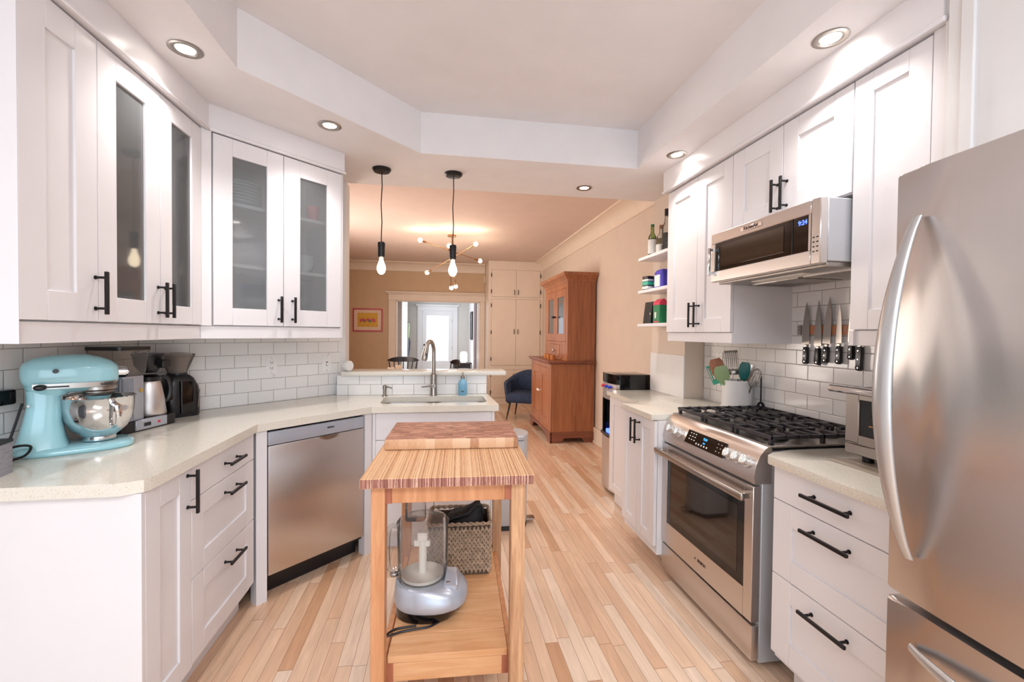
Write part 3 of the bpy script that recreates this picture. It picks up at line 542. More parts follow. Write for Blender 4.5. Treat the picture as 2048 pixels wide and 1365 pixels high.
for gi in range(3):
    x0 = .012+gi*.246; x1 = x0+.240; gm = MB(); zt = .962
    for yy in (.085, .335, .60): gm.box(x0, x1, yy-.006, yy+.006, zt-.016, zt, .002)
    for xx in (x0+.006, x1-.006): gm.box(xx-.006, xx+.006, .08, .605, zt-.016, zt, .002)
    for yy, ln in ((.15, .085), (.21, .075), (.27, .085), (.40, .085), (.47, .075), (.535, .085)):
        gm.box(x0, x0+ln, yy-.005, yy+.005, zt-.012, zt+.003, .002); gm.box(x1-ln, x1, yy-.005, yy+.005, zt-.012, zt+.003, .002)
    xm = (x0+x1)/2
    for yy0, yy1 in ((.085, .15), (.27, .40), (.53, .60)): gm.box(xm-.005, xm+.005, yy0, yy1, zt-.012, zt+.003, .002)
    for xx in (x0+.01, x1-.01):
        for yy in (.09, .335, .595): gm.box(xx-.008, xx+.008, yy-.008, yy+.008, .926, zt-.01, .001)
    gm.build('grate', m['cast'], g)

w_ = thing('microwave', 'stainless steel low-profile microwave hood mounted over the range', 'microwave', (1.405, 2.160, 0), -pi/2)
MW = .685
MB().box(.002, MW-.002, .035, .50, 1.665, 1.905, .003).build('body', m['rgside'], w_)
MB().box(0, MW-.045, 0, .034, 1.655, 1.71, .003).box(0, MW-.045, 0, .034, 1.852, 1.905, .003).box(0, .03, 0, .034, 1.71, 1.852).box(MW-.055, MW-.045, 0, .034, 1.71, 1.852).build('door_frame', m['steel'], w_)
MB().box(MW-.043, MW, 0, .034, 1.655, 1.905, .003).build('control_column', m['steel'], w_)
MB().box(.03, MW-.055, .004, .02, 1.71, 1.852).build('door_glass', m['blkg'], w_)
MB().box(.08, .50, .002, .004, 1.728, 1.836).build('window_mesh', m['oveng'], w_)
MB().box(.545, .549, .002, .004, 1.71, 1.852).build('glass_seam', m['blk'], w_)
hb = MB().box(.012, .024, -.028, -.016, 1.688, 1.835, .004, seg=2)
for zz in (1.70, 1.822): hb.box(.013, .023, -.018, 0, zz-.007, zz+.007, .001)
hb.build('handle', m['chrome'], w_)
bd = MB().box(.235, .375, -.004, 0, 1.868, 1.889, .002).build('badge', m['chrome'], w_); text(w_, 'KitchenAid', .021, T(.305, -.0044, 1.879) @ R(pi/2, 'X'), m['blk'], 'badge_lettering', .0004)
text(w_, '9:24', .026, T(.597, .0035, 1.826) @ R(pi/2, 'X'), m['disp'], 'clock_digits', .0006)
bt = MB()
for r_ in range(4):
    for k in range(2): bt.box(MW-.034+.017*k, MW-.025+.017*k, -.0006, .0, 1.70+.018*r_, 1.705+.018*r_)
bt.build('keypad_marks', m['blk'], w_)
un = MB().box(.01, MW-.01, .04, .49, 1.645, 1.665, .003)
un.build('underside', m['steeld'], w_)
un = MB()
for k in range(16): un.box(.03, .36, .20+.015*k, .208+.015*k, 1.641, 1.646); un.box(.39, MW-.03, .20+.015*k, .208+.015*k, 1.641, 1.646)
un.build('grease_filter', m['nickel'], w_)
MB().box(.18, .50, .10, .16, 1.641, 1.646, .001).build('lamp_cover', m['label'], w_)

t = thing('toaster_oven', 'stainless countertop toaster oven half hidden behind the fridge', 'toaster oven', (1.50, 1.445, .915), -pi/2)
MB().box(0, .42, .02, .36, .03, .275, .008, seg=2).build('body', m['steel'], t)
dr = MB().box(.0, .055, 0, .02, .075, .255, .003).box(.315, .42, 0, .02, .03, .255, .003).box(.055, .315, 0, .02, .075, .105).box(.055, .315, 0, .02, .235, .255).box(0, .315, .0, .02, .032, .070, .003).build('door', m['nickel'], t)
MB().box(.055, .315, .006, .014, .105, .235).build('window', m['blkg'], dr)
MB().box(.09, .30, .004, .006, .142, .147).build('heating_element', m['brass'], dr)
MB().cyl((-.035, -.03, .268), (.38, -.03, .268), .013).cyl((.0, -.03, .268), (0, .02, .262), .008).cyl((.35, -.03, .268), (.35, .02, .262), .008).build('handle', m['chrome'], t)
for xx in (.05, .37):
    for yy in (.05, .30): MB().cyl((xx, yy, 0.004), (xx, yy, .032), .018).build('foot', m['blkp'], t)
for zz in (.20, .13, .07): MB().cyl((.37, 0, zz), (.37, -.018, zz), .018).build('knob', m['nickel'], t)
tag(MB().box(1.44, 1.88, .99, 1.46, .9155, .9185, .001).build('heat_mat', m['tray']), 'thin beige mat under the toaster oven', 'mat')

k = thing('water_cooler', 'black and steel water cooler standing past the end of the right worktop', 'water cooler', (1.455, 3.845, 0), -pi/2)
MB().box(0, .31, .03, .31, .0, 1.035, .008, seg=2).build('body', m['blkg'], k)
MB().prism([(0, .03)]+[(.31*i/10, -.018*(1-(i/5-1)**2)) for i in range(11)]+[(.31, .03)], .955, 1.035, b=.003).build('control_head', m['blkg'], k)
MB().prism([(0, .03)]+[(.31*i/10, -.018*(1-(i/5-1)**2)) for i in range(11)]+[(.31, .03)], .81, .952).build('upper_panel', m['steel'], k)
MB().prism([(0, .03)]+[(.31*i/10, -.018*(1-(i/5-1)**2)) for i in range(11)]+[(.31, .03)], .03, .48, b=.003).build('lower_panel', m['steel'], k)
MB().box(0, .31, -.015, .03, .485, .51, .002).build('drip_tray', m['blkp'], k); MB().box(.0, .012, 0, .03, .51, .81).box(.298, .31, 0, .03, .51, .81).build('alcove_side', m['blkg'], k)
for xx, mm in ((.08, 'red'), (.155, 'bluep'), (.23, 'bluep')): MB().cyl((xx, -.012, .925), (xx, -.04, .92), .012).build('tap', m[mm], k)
MB().box(.10, .21, -.006, .03, .512, .545, .004).build('blue_light', m['disp'], k)

k = thing('step_bin', 'brushed steel pedal bin standing past the end of the sink cabinet', 'trash can', (.39, 3.04, 0), -.02)
def dshape(x0, x1, y0, y1, bl, n=12): return [(x0, y1), (x0, y0)]+[(x1-bl+bl*sin(pi*(.5-abs(i/n-.5))), y0+(y1-y0)*i/n) for i in range(n+1)]
MB().prism(dshape(0, .235, 0, .27, .055), .03, .625, b=.004).build('body', m['rgside'], k, ang=50)
MB().prism(dshape(-.004, .239, -.004, .274, .056), .628, .66, b=.008).build('lid', m['rgside'], k, ang=50)
MB().prism(dshape(-.002, .237, -.002, .272, .055), 0, .03).build('base', m['blkp'], k)
MB().prism([(.20, .10), (.285, .10), (.292, .11), (.292, .16), (.285, .17), (.20, .17)], .025, .035, b=.002).build('pedal', m['nickel'], k)

# ------------------------------------------------------------------ cart and what it carries
CX, CY, CR = .031, 1.478, -radians(2.4)
def cp(x, y, z=0): return (CX+x*cos(CR)-y*sin(CR), CY+x*sin(CR)+y*cos(CR), z)
k = thing('kitchen_cart', 'narrow wooden butcher cart with a laminated ply top and slatted lower shelf', 'kitchen cart', (CX, CY, 0), CR)
tb = MB(); tb.box(-.287, .287, 0, .92, .867, .90, .002); tb.bm.faces.ensure_lookup_table()
for fc in tb.bm.faces:
    fc.normal_update()
    if abs(fc.normal.y) > .9: fc.material_index = 1
tb.build('tabletop', [m['top'], m['topend']], k, ang=30)
for x0, x1, y0, mm in ((-.257, -.211, .028, 'cart'), (.211, .260, .028, 'cartr'), (-.257, -.211, .84, 'cart'), (.211, .257, .84, 'cartr')):
    MB().box(x0, x1, y0, y0+.05, 0, .867, .002).build('leg', m[mm], k)
MB().box(-.19, .19, .036, .056, .805, .867, .001).build('apron', m['cart'], k); MB().box(-.19, .19, .85, .87, .805, .867, .001).build('apron', m['cart'], k)
MB().box(-.211, -.19, .034, .07, .805, .867).build('corner_block', m['cartred'], k); MB().box(.19, .211, .034, .07, .805, .867).build('corner_block', m['cartred'], k)
for xx in (-.245, .225): MB().box(xx, xx+.02, .078, .84, .805, .867, .001).build('side_rail', m['cart'], k)
for xx in (-.240, .214): MB().box(xx, xx+.02, .078, .84, .165, .225, .001).build('shelf_rail', m['cart'], k)
MB().box(-.19, .19, .085, .105, .160, .226, .001).build('shelf_apron', m['shelf'], k); MB().box(-.213, -.19, .085, .12, .160, .226).build('shelf_block', m['cartred'], k); MB().box(.19, .213, .085, .12, .160, .226).build('shelf_block', m['cartred'], k)
for i in range(7): MB().box(-.209, .209, .082+i*.114, .082+i*.114+.112, .227, .252, .002).build('shelf_slat', m['shelf'], k)
bd = MB(); bd.box(-.272, .272, 0, .345, 0, .045, .006, seg=2); bd.bm.faces.ensure_lookup_table()
for fc in bd.bm.faces:
    fc.normal_update()
    if abs(fc.normal.z) < .5: fc.material_index = 1
tag(bd.build('cutting_board', [m['board'], m['boardf']]), 'thick end-grain wooden chopping board lying on the cart top', 'cutting board', loc=cp(.005, .352, .9005), rz=CR)
k = thing('food_processor', 'silver food processor with a clear bowl on the cart shelf', 'food processor', cp(-.112, .36, .2525), CR-.1)
def egg(z, a, b, cx=0, cy=0, n=32, sq=2.5): return sup(cx, cy, z, a, b, n, sq)
MB().loft([egg(.0, .118, .115, .02), egg(.004, .123, .12, .02), egg(.05, .138, .128, .035), egg(.052, .13, .12, .035)]).build('motor_base', m['blkg'], k)
MB().loft([egg(.042, .136, .127, .033), egg(.05, .146, .132, .037), egg(.075, .147, .130, .037), egg(.10, .138, .122, .03), egg(.118, .118, .113, .012), egg(.125, .105, .105, .0)]).build('housing', m['silver'], k, ang=50)
MB().loft([[(x, y, z) for x, y in rrect(.092, .150, -.07, .03, .012)] for z in (.09, .125)]+[[(x, y, .15) for x, y in rrect(.098, .138, -.02, .025, .01)]]).build('switch_panel', m['silver'], k)
for xx, yy in ((.112, -.05), (.132, -.03)): MB().lathe([(0, .125), (.011, .125), (.010, .133), (0, .134)], (xx, yy, 0)).build('switch_button', m['nickel'], k)
MB().lathe([(.0, .127), (.095, .127), (.100, .135), (.103, .34)], (0, 0, 0), cap=False).build('bowl', m['clear'], k)
MB().lathe([(.104, .338), (.106, .352), (.098, .362), (.03, .366)], cap=False).build('bowl_lid', m['clear'], k)
MB().loft([[(x-.03, y, z) for x, y in rrect(-.04, .04, -.03, .03, .02)] for z in (.362, .42, .465)]).build('feed_tube', m['clear'], k)
MB().tube(sm([(-.10, 0, .33), (-.132, -.01, .33), (-.142, -.01, .25), (-.135, -.01, .16), (-.1, 0, .155)]), .010).build('bowl_handle', m['clear'], k)
MB().cyl((0, 0, .13), (0, 0, .30), .016).box(-.035, .03, -.01, .01, .25, .275, .003).box(-.02, .02, -.018, .018, .275, .31, .003).build('blade_stem', m['label'], k)
MB().lathe([(0, .131), (.085, .131), (.085, .142), (.02, .145), (0, .145)]).build('slicing_disc', m['label'], k)
MB().ball((-.115, -.01, .138), (.018, .014, .012)).build('locking_clip', m['steeld'], k)
MB().box(-.03, .03, -.0945, -.092, .018, .03).build('red_vent_light', m['red'], k)
MB().tube(sm([(.09, -.10, .0045), (.05, -.135, .0045), (0, -.15, .0045), (-.05, -.165, .0045), (-.10, -.19, .0045), (-.075, -.15, .0045), (.0, -.13, .0045)]), .004).build('power_cord', m['blkp'], k)
# seagrass basket
bw, bdp, bh = .285, .215, .235
k = thing('basket', 'woven seagrass basket on the back of the cart shelf', 'basket', cp(.038, .575, .2525), CR)
wv = MB()
def knots(p0, p1, n, rows=8):
    a = Vector(p0); b = Vector(p1); dirn = (b-a).normalized(); nn = Vector((dirn.y, -dirn.x, 0))
    for i in range(n):
        c = a.lerp(b, (i+.5)/n)
        for r_ in range(rows):
            for sg in (-1, 1):
                z = .015+(bh-.03)*(r_+.5)/rows+random.uniform(-.002, .002); q = c+dirn*sg*.0045+nn*.001*random.uniform(-1, 1)
                wv.ball((0, 0, 0), (.0062, .0065, .021), 7, 5, T(q.x, q.y, z) @ R(math.atan2(dirn.y, dirn.x), 'Z') @ R(sg*.45, 'Y'))
x0, x1 = -bw/2, bw/2
knots((x0, 0, 0), (x1, 0, 0), 15); knots((x1, 0, 0), (x1, bdp, 0), 11); knots((x1, bdp, 0), (x0, bdp, 0), 15); knots((x0, bdp, 0), (x0, 0, 0), 11)
wv.build('weave', m['wick'], k, ang=60)
MB().box(x0+.005, x1-.005, .004, .008, .004, bh-.01).box(x0+.005, x1-.005, bdp-.008, bdp-.004, .004, bh-.01).box(x0+.003, x0+.007, .005, bdp-.005, .004, bh-.01).box(x1-.007, x1-.003, .005, bdp-.005, .004, bh-.01).box(x0+.005, x1-.005, .005, bdp-.005, .001, .006).build('gap_shade', m['gapsh'], k)  # dark sheets inside the weave, shade of its gaps put into their colour
rm = MB()
pts = [(x, y) for x, y in rrect(x0, x1, 0, bdp, .02, 4)]; n = len(pts)
for ph in (0, pi):
    cl = []
    per = 0
    for i in range(n):
        a = Vector(pts[i]); b = Vector(pts[(i+1) % n]); st = max(1, int((b-a).length/.008))
        for j in range(st):
            q = a.lerp(b, j/st); per += 1; cl.append((q.x+.004*cos(per*.9+ph), q.y+.004*cos(per*.9+ph), bh+.004+.005*sin(per*.9+ph)))
    rm.tube(cl+[cl[0]], .0055, 6)
rm.build('rim', m['wick'], k, ang=60)
bg = MB().loft([sup(c, .5*bdp+dy, z, a, b, 18, 2.2) for z, a, b, c, dy in ((.02, .10, .06, 0, 0), (.12, .115, .08, 0, 0), (.20, .11, .08, .01, 0), (.245, .085, .06, .03, .01), (.262, .05, .04, .06, .01), (.29, .025, .025, .08, .0), (.305, .010, .012, .085, .0))])
for v in bg.bm.verts: v.co += Vector((random.uniform(-1, 1), random.uniform(-1, 1), random.uniform(-1, 1)))*.004
bg.tube([(-.09, .06, .22), (-.03, .05, .25), (.04, .06, .262), (.08, .08, .295), (.10, .10, .285), (.112, .11, .24)], .010)
tag(bg.build('cloth_bundle', m['clothb'], ang=80), 'crumpled black cloth bundle poking out of the seagrass basket', 'cloth', loc=cp(.038, .575, .2535), rz=CR)
# ------------------------------------------------------------------ left worktop appliances
MX = (-1.385, 1.945, .915)
k = thing('stand_mixer', 'aqua blue stand mixer with a polished steel bowl', 'stand mixer', MX, radians(33))
def blk(xc, z, a, b, p=3.2): return sup(xc, 0, z, a, b, 32, p)
MB().loft([blk(.01, 0, .160, .095), blk(.01, .006, .165, .10), blk(.012, .018, .163, .098), blk(.01, .026, .150, .085)]).build('base', m['aqua'], k, ang=60)
MB().loft([blk(-.085, .012, .078, .085), blk(-.085, .06, .064, .070), blk(-.083, .12, .052, .058), blk(-.078, .18, .047, .050), blk(-.078, .215, .048, .047), blk(-.078, .235, .05, .046)]).build('pedestal', m['aqua'], k, ang=60)
hdp = [(x_*.84, *r__) for x_, *r__ in [(-.168, .300, .006, .01), (-.165, .298, .030, .030), (-.152, .294, .050, .048), (-.125, .293, .062, .063), (-.08, .292, .068, .071), (-.02, .293, .070, .074), (.04, .293, .070, .073), (.09, .291, .066, .064), (.125, .289, .058, .052), (.145, .288, .045, .038), (.152, .288, .030, .027)]]
def hring(x, zc, b, a, n=32, p=2.5):
    return [(x, b*math.copysign(abs(cos(2*pi*i/n))**(2/p), cos(2*pi*i/n)), zc+a*math.copysign(abs(sin(2*pi*i/n))**(2/p), sin(2*pi*i/n))) for i in range(n)]
hd = MB().loft([hring(*q) for q in hdp]); hd.build('motor_head', m['aqua'], k, ang=70)
MB().loft([sup(-.062, 0, z, a, b, 24, 2.5) for z, a, b in ((.215, .05, .045), (.24, .068, .056), (.262, .072, .060))]).build('head_neck', m['aqua'], k, ang=60)
MB().cyl((.125, 0, .292), (.150, 0, .292), .026, .024).cyl((.150, 0, .292), (.156, 0, .292), .019).box(.155, .160, -.014, .014, .288, .296, .001).build('attachment_hub', m['chrome'], k)
bnd = [(x, b) for x, zc, b, a in hdp if -.131 < x < .126]
for s_ in (-1, 1):
    MB().loft([[(x, s_*(b*1.005+o), z) for o, z in ((-.01, .243), (.0015, .243), (.0015, .262), (-.01, .262))] for x, b in bnd[1:]]).build('trim_band', m['nickel'], k)
MB().lathe([(0, .205), (.045, .205), (.048, .21), (.048, .222), (.055, .228), (.055, .24), (0, .24)], (.068, 0, 0)).build('planetary_ring', m['nickel'], k)
MB().lathe([(0, .19), (.034, .19), (.042, .206), (0, .206)], (.068, 0, 0)).cyl((.075, .015, .10), (.075, .015, .2), .006).build('beater_hub', m['aqua'], k)
MB().lathe([(0, .030), (.050, .030), (.052, .034), (.050, .046), (.058, .052), (.085, .078), (.102, .115), (.108, .155), (.110, .195), (.113, .198), (.111, .200), (.107, .196), (.105, .155), (.099, .118), (.082, .082), (.05, .055), (0, .052)], (.070, 0, 0), 48).build('bowl', m['chrome'], k, ang=60)
MB().tube([(.115, -.100, .175), (.125, -.125, .17), (.128, -.128, .14), (.122, -.118, .10), (.110, -.085, .085)], [.012, .013, .011, .009, .007], 10, flat=.6).build('bowl_handle', m['chrome'], k)
MB().cyl((-.045, -.068, .308), (-.045, -.080, .308), .008).build('lock_lever', m['blkp'], k); MB().ball((-.085, -.078, .25), (.017, .009, .011)).box(-.085, -.01, -.079, -.075, .248, .253, .001).build('speed_lever', m['blkp'], k)
MB().cyl((-.115, -.055, .185), (-.115, -.059, .185), .004).build('pedestal_screw', m['steeld'], k)
text(k, 'KitchenAid', .016, T(.095, -.0675, .2525) @ R(pi/2, 'X') @ Matrix.Scale(.8, 4, (1, 0, 0)), m['blk'], 'band_lettering', .0004)
MB().tube(sm([(-.135, -.0, .19), (-.150, -.02, .12), (-.165, -.04, .06), (-.185, -.06, .02), (-.17, -.10, .006), (-.12, -.115, .02), (-.105, -.112, .05), (-.14, -.11, .055), (-.18, -.10, .035), (-.20, -.085, .006), (-.17, -.12, .005)]), .0042, 8).build('power_cord', m['blkp'], k)

k = thing('coffee_maker', 'silver and black drip coffee maker with a steel carafe behind the mixer', 'coffee maker', (-1.405, 2.325, .915), radians(78))
MB().loft([[(x, y, z) for x, y in rrect(-.15, .155, -.075, .075, .025)] for z in (0, .05)]).build('base', m['blkp'], k)
MB().box(-.085, .085, -.082, -.07, .006, .052, .003).build('switch_plate', m['silver'], k); MB().box(-.045, -.01, -.085, -.082, .02, .036, .001).build('switch', m['blkp'], k); MB().box(.03, .042, -.084, -.082, .024, .034).build('power_light', m['red'], k)
tw = MB().box(-.140, -.03, -.07, .07, .05, .255, .006, seg=2)
for i in range(14): tw.cyl((-.142, -.062+i*.0095, .06), (-.142, -.062+i*.0095, .245), .0035, n=8)
for i in range(6): tw.cyl((-.135+i*.0095, -.0715, .06), (-.135+i*.0095, -.0715, .245), .0035, n=8)
tw.build('tower', m['silver'], k)
MB().box(-.054, -.042, -.0745, -.07, .178, .194, .001).build('emblem', m['yellow'], k)
MB().loft([[(x, y, z) for x, y in rrect(-.150-o, -.015+o, -.072-o, .072+o, .02)] for z, o in ((.256, 0), (.37, .012))]).build('water_tank', m['smoke'], k)
MB().loft([[(x, y, z) for x, y in rrect(-.165, .0, -.086, .086, .02)] for z in (.37, .385)]).build('tank_lid', m['blkp'], k)
MB().tube([(-.01, 0, .35), (.04, 0, .355), (.07, 0, .345)], .008).build('outlet_arm', m['chrome'], k)
MB().lathe([(0, .255), (.03, .255), (.055, .29), (.062, .335), (.066, .338), (.066, .348), (0, .35)], (.07, 0, 0)).box(.045, .095, -.095, -.06, .28, .32, .004).build('brew_basket', m['blkp'], k)
MB().lathe([(0, .052), (.068, .052), (.070, .06), (.062, .13), (.050, .20), (.045, .215), (0, .215)], (.07, 0, 0)).build('carafe', m['steel'], k)
MB().lathe([(0, .215), (.048, .215), (.05, .235), (.03, .245), (0, .246)], (.07, 0, 0)).tube(sm([(.105, -.01, .225), (.14, -.03, .222), (.155, -.035, .17), (.148, -.03, .12), (.12, -.02, .105)]), .0105).build('carafe_handle', m['blkp'], k)
k = thing('coffee_grinder', 'black burr coffee grinder with a smoky bean hopper', 'coffee grinder', (-1.385, 2.64, .915), radians(50))
MB().loft([sup(x, 0, z, a, b, 28, 3.4) for z, x, a, b in ((0, 0, .082, .062), (.01, 0, .085, .065), (.10, 0, .087, .064), (.16, 0, .080, .062), (.205, -.005, .062, .055), (.222, -.008, .045, .045))]).build('body', m['blkp'], k, ang=50)
MB().loft([[(x, y, z) for x, y in rrect(-.025, .045, -.072, -.05, .01)] for z in (.02, .19)]).box(-.07, -.058, -.069, -.06, .1, .2, .002).build('grounds_bin', m['blkg'], k)
MB().box(.055, .059, -.062, -.058, .05, .15, .001, R(.1, 'Y')).build('trim_strip', m['nickel'], k)
MB().lathe([(.04, .222), (.045, .24), (.078, .325), (.076, .325), (.043, .242), (.038, .224)], (-.01, 0, 0), cap=False).build('hopper', m['smoke'], k); MB().lathe([(0, .325), (.08, .325), (.078, .335), (.03, .342), (0, .343)], (-.01, 0, 0)).build('hopper_lid', m['smoke'], k)
MB().lathe([(0, .224), (.047, .224), (.047, .232), (0, .232)], (-.01, 0, 0)).build('hopper_collar', m['blkp'], k)
k = thing('fabric_speaker', 'grey fabric box with a dark top at the left picture edge', 'speaker', (-1.415, 1.605, .915), .25)
MB().loft([[(x, y, z) for x, y in rrect(-.07, .07, -.05, .05, .015)] for z in (0, .10)]).build('body', m['gray'], k); MB().loft([[(x, y, z) for x, y in rrect(-.072, .072, -.052, .052, .015)] for z in (.10, .108)]).build('top', m['blk'], k)
k = thing('plug_adapter', 'glossy black plug-in box on the tiled wall left of the mixer', 'plug', (-1.562, 1.86, 1.128), pi/2)
MB().box(-.05, .035, -.03, .002, -.028, .028, .008, seg=2).build('body', m['blkg'], k)
def plate_(name, label, s, z, kind, loc, rz, grp=None):
    k = thing(name, label, 'outlet' if kind != 'switch' else 'light switch', loc, rz, grp)
    MB().box(s-.036, s+.036, -.006, 0, z-.058, z+.058, .003).build('cover_plate', m['socket'], k)
    if kind == 'outlet':
        MB().box(s-.017, s+.017, -.008, -.005, z-.034, z+.034, .001).build('receptacle', m['white2'], k)
        q = MB()
        for zz in (.018, -.018): q.box(s-.008, s-.005, -.0085, -.007, z+zz-.004, z+zz+.006).box(s+.005, s+.008, -.0085, -.007, z+zz-.004, z+zz+.006).cyl((s, -.0085, z+zz-.009), (s, -.007, z+zz-.009), .0025, n=8)
        q.build('slots', m['blk'], k)
    else:
        MB().box(s-.016, s+.016, -.008, -.005, z-.034, z+.034, .001).build('switch_frame', m['white2'], k); MB().box(s-.006, s+.006, -.016, -.007, z-.016, z+.006, .001, ).build('toggle', m['white2'], k); MB().box(s-.0075, s+.0075, -.0085, -.0075, z-.019, z+.012).build('toggle_slot', m['blk'], k)
    q = MB()
    for zz in (.048, -.048): q.cyl((s, -.0075, z+zz), (s, -.0055, z+zz), .003, n=8)
    q.build('screw', m['steeld'], k)
plate_('wall_outlet', 'white double socket on the angled tiles under the glass cabinet', 0, 0, 'outlet', (-1.086-.003+.0057, 3.094+.003-.0057, 1.153), pi/4)
plate_('light_switch', 'white dimmer switch near the end of the angled tiled wall', 0, 0, 'switch', (-.812-.003+.0057, 3.368+.003-.0057, 1.147), pi/4)
plate_('wall_outlet', 'white socket and switch plate on the right tiled wall behind the utensil crock', 0, 0, 'outlet', (1.902, 2.80, 1.20), -pi/2)
k = thing('smart_speaker', 'small white rounded gadget standing on the left end of the bar ledge', 'speaker', (-.666, 3.385, 1.0885), .95)
MB().loft([[(x+o*.0, y, z) for x, y, z in [(r*cos(a)*.038, yy, .038+r*sin(a)*.038) for a in [2*pi*i/28 for i in range(28)]]] for yy, r, o in ((-.022, .88, 0), (-.016, 1, 0), (.014, 1, 0), (.022, .9, 0))]).build('body', m['socket'], k, ang=50)
# ------------------------------------------------------------------ pendants and recessed lights
def pointl(name, loc, pw, col, r, parent):
    l = bpy.data.lights.new(name, 'POINT'); l.energy = pw; l.color = col; l.shadow_soft_size = r
    o = bpy.data.objects.new(name, l); C.objects.link(o); o.parent = parent; o.location = loc; return o
BP = [(0, -.135), (.010, -.133), (.022, -.122), (.030, -.100), (.029, -.082), (.020, -.055), (.013, -.035), (.013, -.02), (0, -.02)]
M_['bulbe'] = emis('glowing_bulb_glass', 'ffe9c8', 9); M_['fil'] = emis('filament', 'ffd49a', 160)
def pendant(x, y, lab):
    k = thing('pendant_light', lab, 'pendant light', (x, y, CE), 0, 'bare bulb pendants over the bar')
    MB().lathe([(0, 0), (.062, -.0005), (.062, -.01), (.052, -.022), (.008, -.026), (0, -.026)]).build('canopy', m['blk'], k)
    MB().tube([(0, 0, -.02), (.003, 0, -.12), (-.003, 0, -.24), (.003, 0, -.36), (-.001, 0, -.47), (0, 0, -.50)], .0035, 8).build('cord', m['blkp'], k)
    MB().lathe([(0, -.495), (.008, -.495), (.022, -.50), (.025, -.51), (.023, -.55), (.023, -.59), (.021, -.60), (0, -.60)]).build('socket', m['blk'], k)
    b = MB().lathe([(r, z-.585) for r, z in BP]).build('bulb', m['bulbe'], k)
    f = MB()
    for i in range(6): a = 2*pi*i/6; f.cyl((.004*cos(a), .004*sin(a), -.635), (.012*cos(a), .012*sin(a), -.695), .0028, n=6)
    f.build('filament', m['fil'], b); pointl('pendant_glow', (0, 0, -.665), 2.5, (1, .75, .48), .02, k)
pendant(-.405, 3.16, 'black cord pendant with a bare glowing bulb, nearer the glass cabinets'); pendant(.080, 3.16, 'black cord pendant with a bare glowing bulb, the right one in front of the chandelier')
for x, y, lab in ((-1.005, 1.965, 'recessed ceiling spotlight above the tall left cabinets'), (-.60, 2.55, 'recessed ceiling spotlight above the angled glass cabinet'), (1.425, 1.47, 'recessed ceiling spotlight above the cabinet beside the fridge'), (1.43, 2.57, 'recessed ceiling spotlight above the far right wall cabinet'), (1.07, 3.28, 'recessed ceiling spotlight by the passage to the dining room')):
    k = thing('recessed_light', lab, 'ceiling light', (x, y, CE), 0, 'recessed spotlights in the soffit')
    MB().lathe([(.058, -.0005), (.060, -.004), (.054, -.007), (.040, -.006), (.034, -.0015), (.034, -.0005)], cap=False, n=40).build('trim_ring', m['nickel'], k)
    MB().lathe([(0, -.003), (.033, -.003), (.033, -.0005), (0, -.0005)]).build('lens', m['led'], k)
    l = bpy.data.lights.new('spot', 'SPOT'); l.energy = 26; l.spot_size = radians(125); l.spot_blend = .9; l.shadow_soft_size = .04; l.color = (1, .95, .92)
    o = bpy.data.objects.new('spot_glow', l); C.objects.link(o); o.parent = k; o.location = (0, 0, -.02)
# ------------------------------------------------------------------ open shelves and contents
for z, lab in ((1.985, 'topmost white floating shelf holding bottles'), (1.725, 'middle white floating shelf holding small packets'), (1.462, 'lowest white floating shelf holding a dark box')):
    tag(MB().box(1.56, 1.749, 2.875, 3.375, z-.024, z, .002).build('floating_shelf', m['cab']), lab, 'shelf', 'white floating shelves')
def bottle(name, lab, x, y, prof, gm, lq, lprof, capm, capz, lbl=None):
    k = thing(name, lab, 'bottle', (x, y, 1.9855), 0, 'bottles on the top shelf')
    MB().lathe(prof, n=20).build('glass_body', gm, k); MB().lathe(lprof, n=20).build('contents', lq, k)
    MB().lathe([(0, capz[0]), (capz[2], capz[0]), (capz[2], capz[1]), (0, capz[1])], n=16).build('stopper', capm, k)
    if lbl: MB().lathe([(lbl[0], lbl[1]), (lbl[0]+.0006, lbl[1]), (lbl[0]+.0006, lbl[2]), (lbl[0], lbl[2])], n=20, cap=False).build('label_band', m['label'], k)
bottle('oil_bottle', 'tall olive oil bottle with a white label, leftmost on the top shelf', 1.625, 3.27, [(0, 0), (.030, 0), (.031, .005), (.031, .15), (.013, .185), (.013, .235), (0, .235)], m['gglass'], m['oil'], [(0, .004), (.029, .004), (.029, .14), (0, .14)], m['green'], (.235, .25, .014), (.0315, .02, .13))
bottle('oil_bottle', 'shorter yellow oil bottle with a cork, in the middle of the top shelf', 1.645, 3.17, [(0, 0), (.034, 0), (.035, .005), (.034, .12), (.013, .165), (.012, .20), (0, .20)], m['clearg'], m['oil'], [(0, .004), (.032, .004), (.032, .12), (0, .12)], m['cork'], (.198, .222, .014), (.0355, .015, .075))
bottle('vinegar_bottle', 'dark vinegar bottle with a black cap beside the cabinet on the top shelf', 1.615, 3.03, [(0, 0), (.032, 0), (.033, .005), (.033, .17), (.015, .215), (.014, .28), (0, .28)], m['clearg'], m['vin'], [(0, .004), (.031, .004), (.031, .13), (0, .13)], m['blkp'], (.255, .305, .0155))
k = tag(MB().loft([[(x, y, z) for x, y in rrect(-.03, .03, -.035, .035, .006)] for z in (0, .11)]).build('packet', m['dwood']), 'small dark packet with a green band, leftmost on the middle shelf', 'packet', 'packets on the middle shelf', (1.612, 3.305, 1.7255), .2)
MB().loft([[(x, y, z) for x, y in rrect(-.0308, .0308, -.0358, .0358, .006)] for z in (.04, .068)]).build('green_band', m['teal'], k); MB().loft([[(x, y, z) for x, y in rrect(-.0308, .0308, -.0358, .0358, .006)] for z in (.072, .085)]).build('label_band', m['label'], k); MB().loft([[(x, y, z) for x, y in rrect(-.0308, .0308, -.0358, .0358, .006)] for z in (.01, .03)]).build('label_band', m['label'], k)
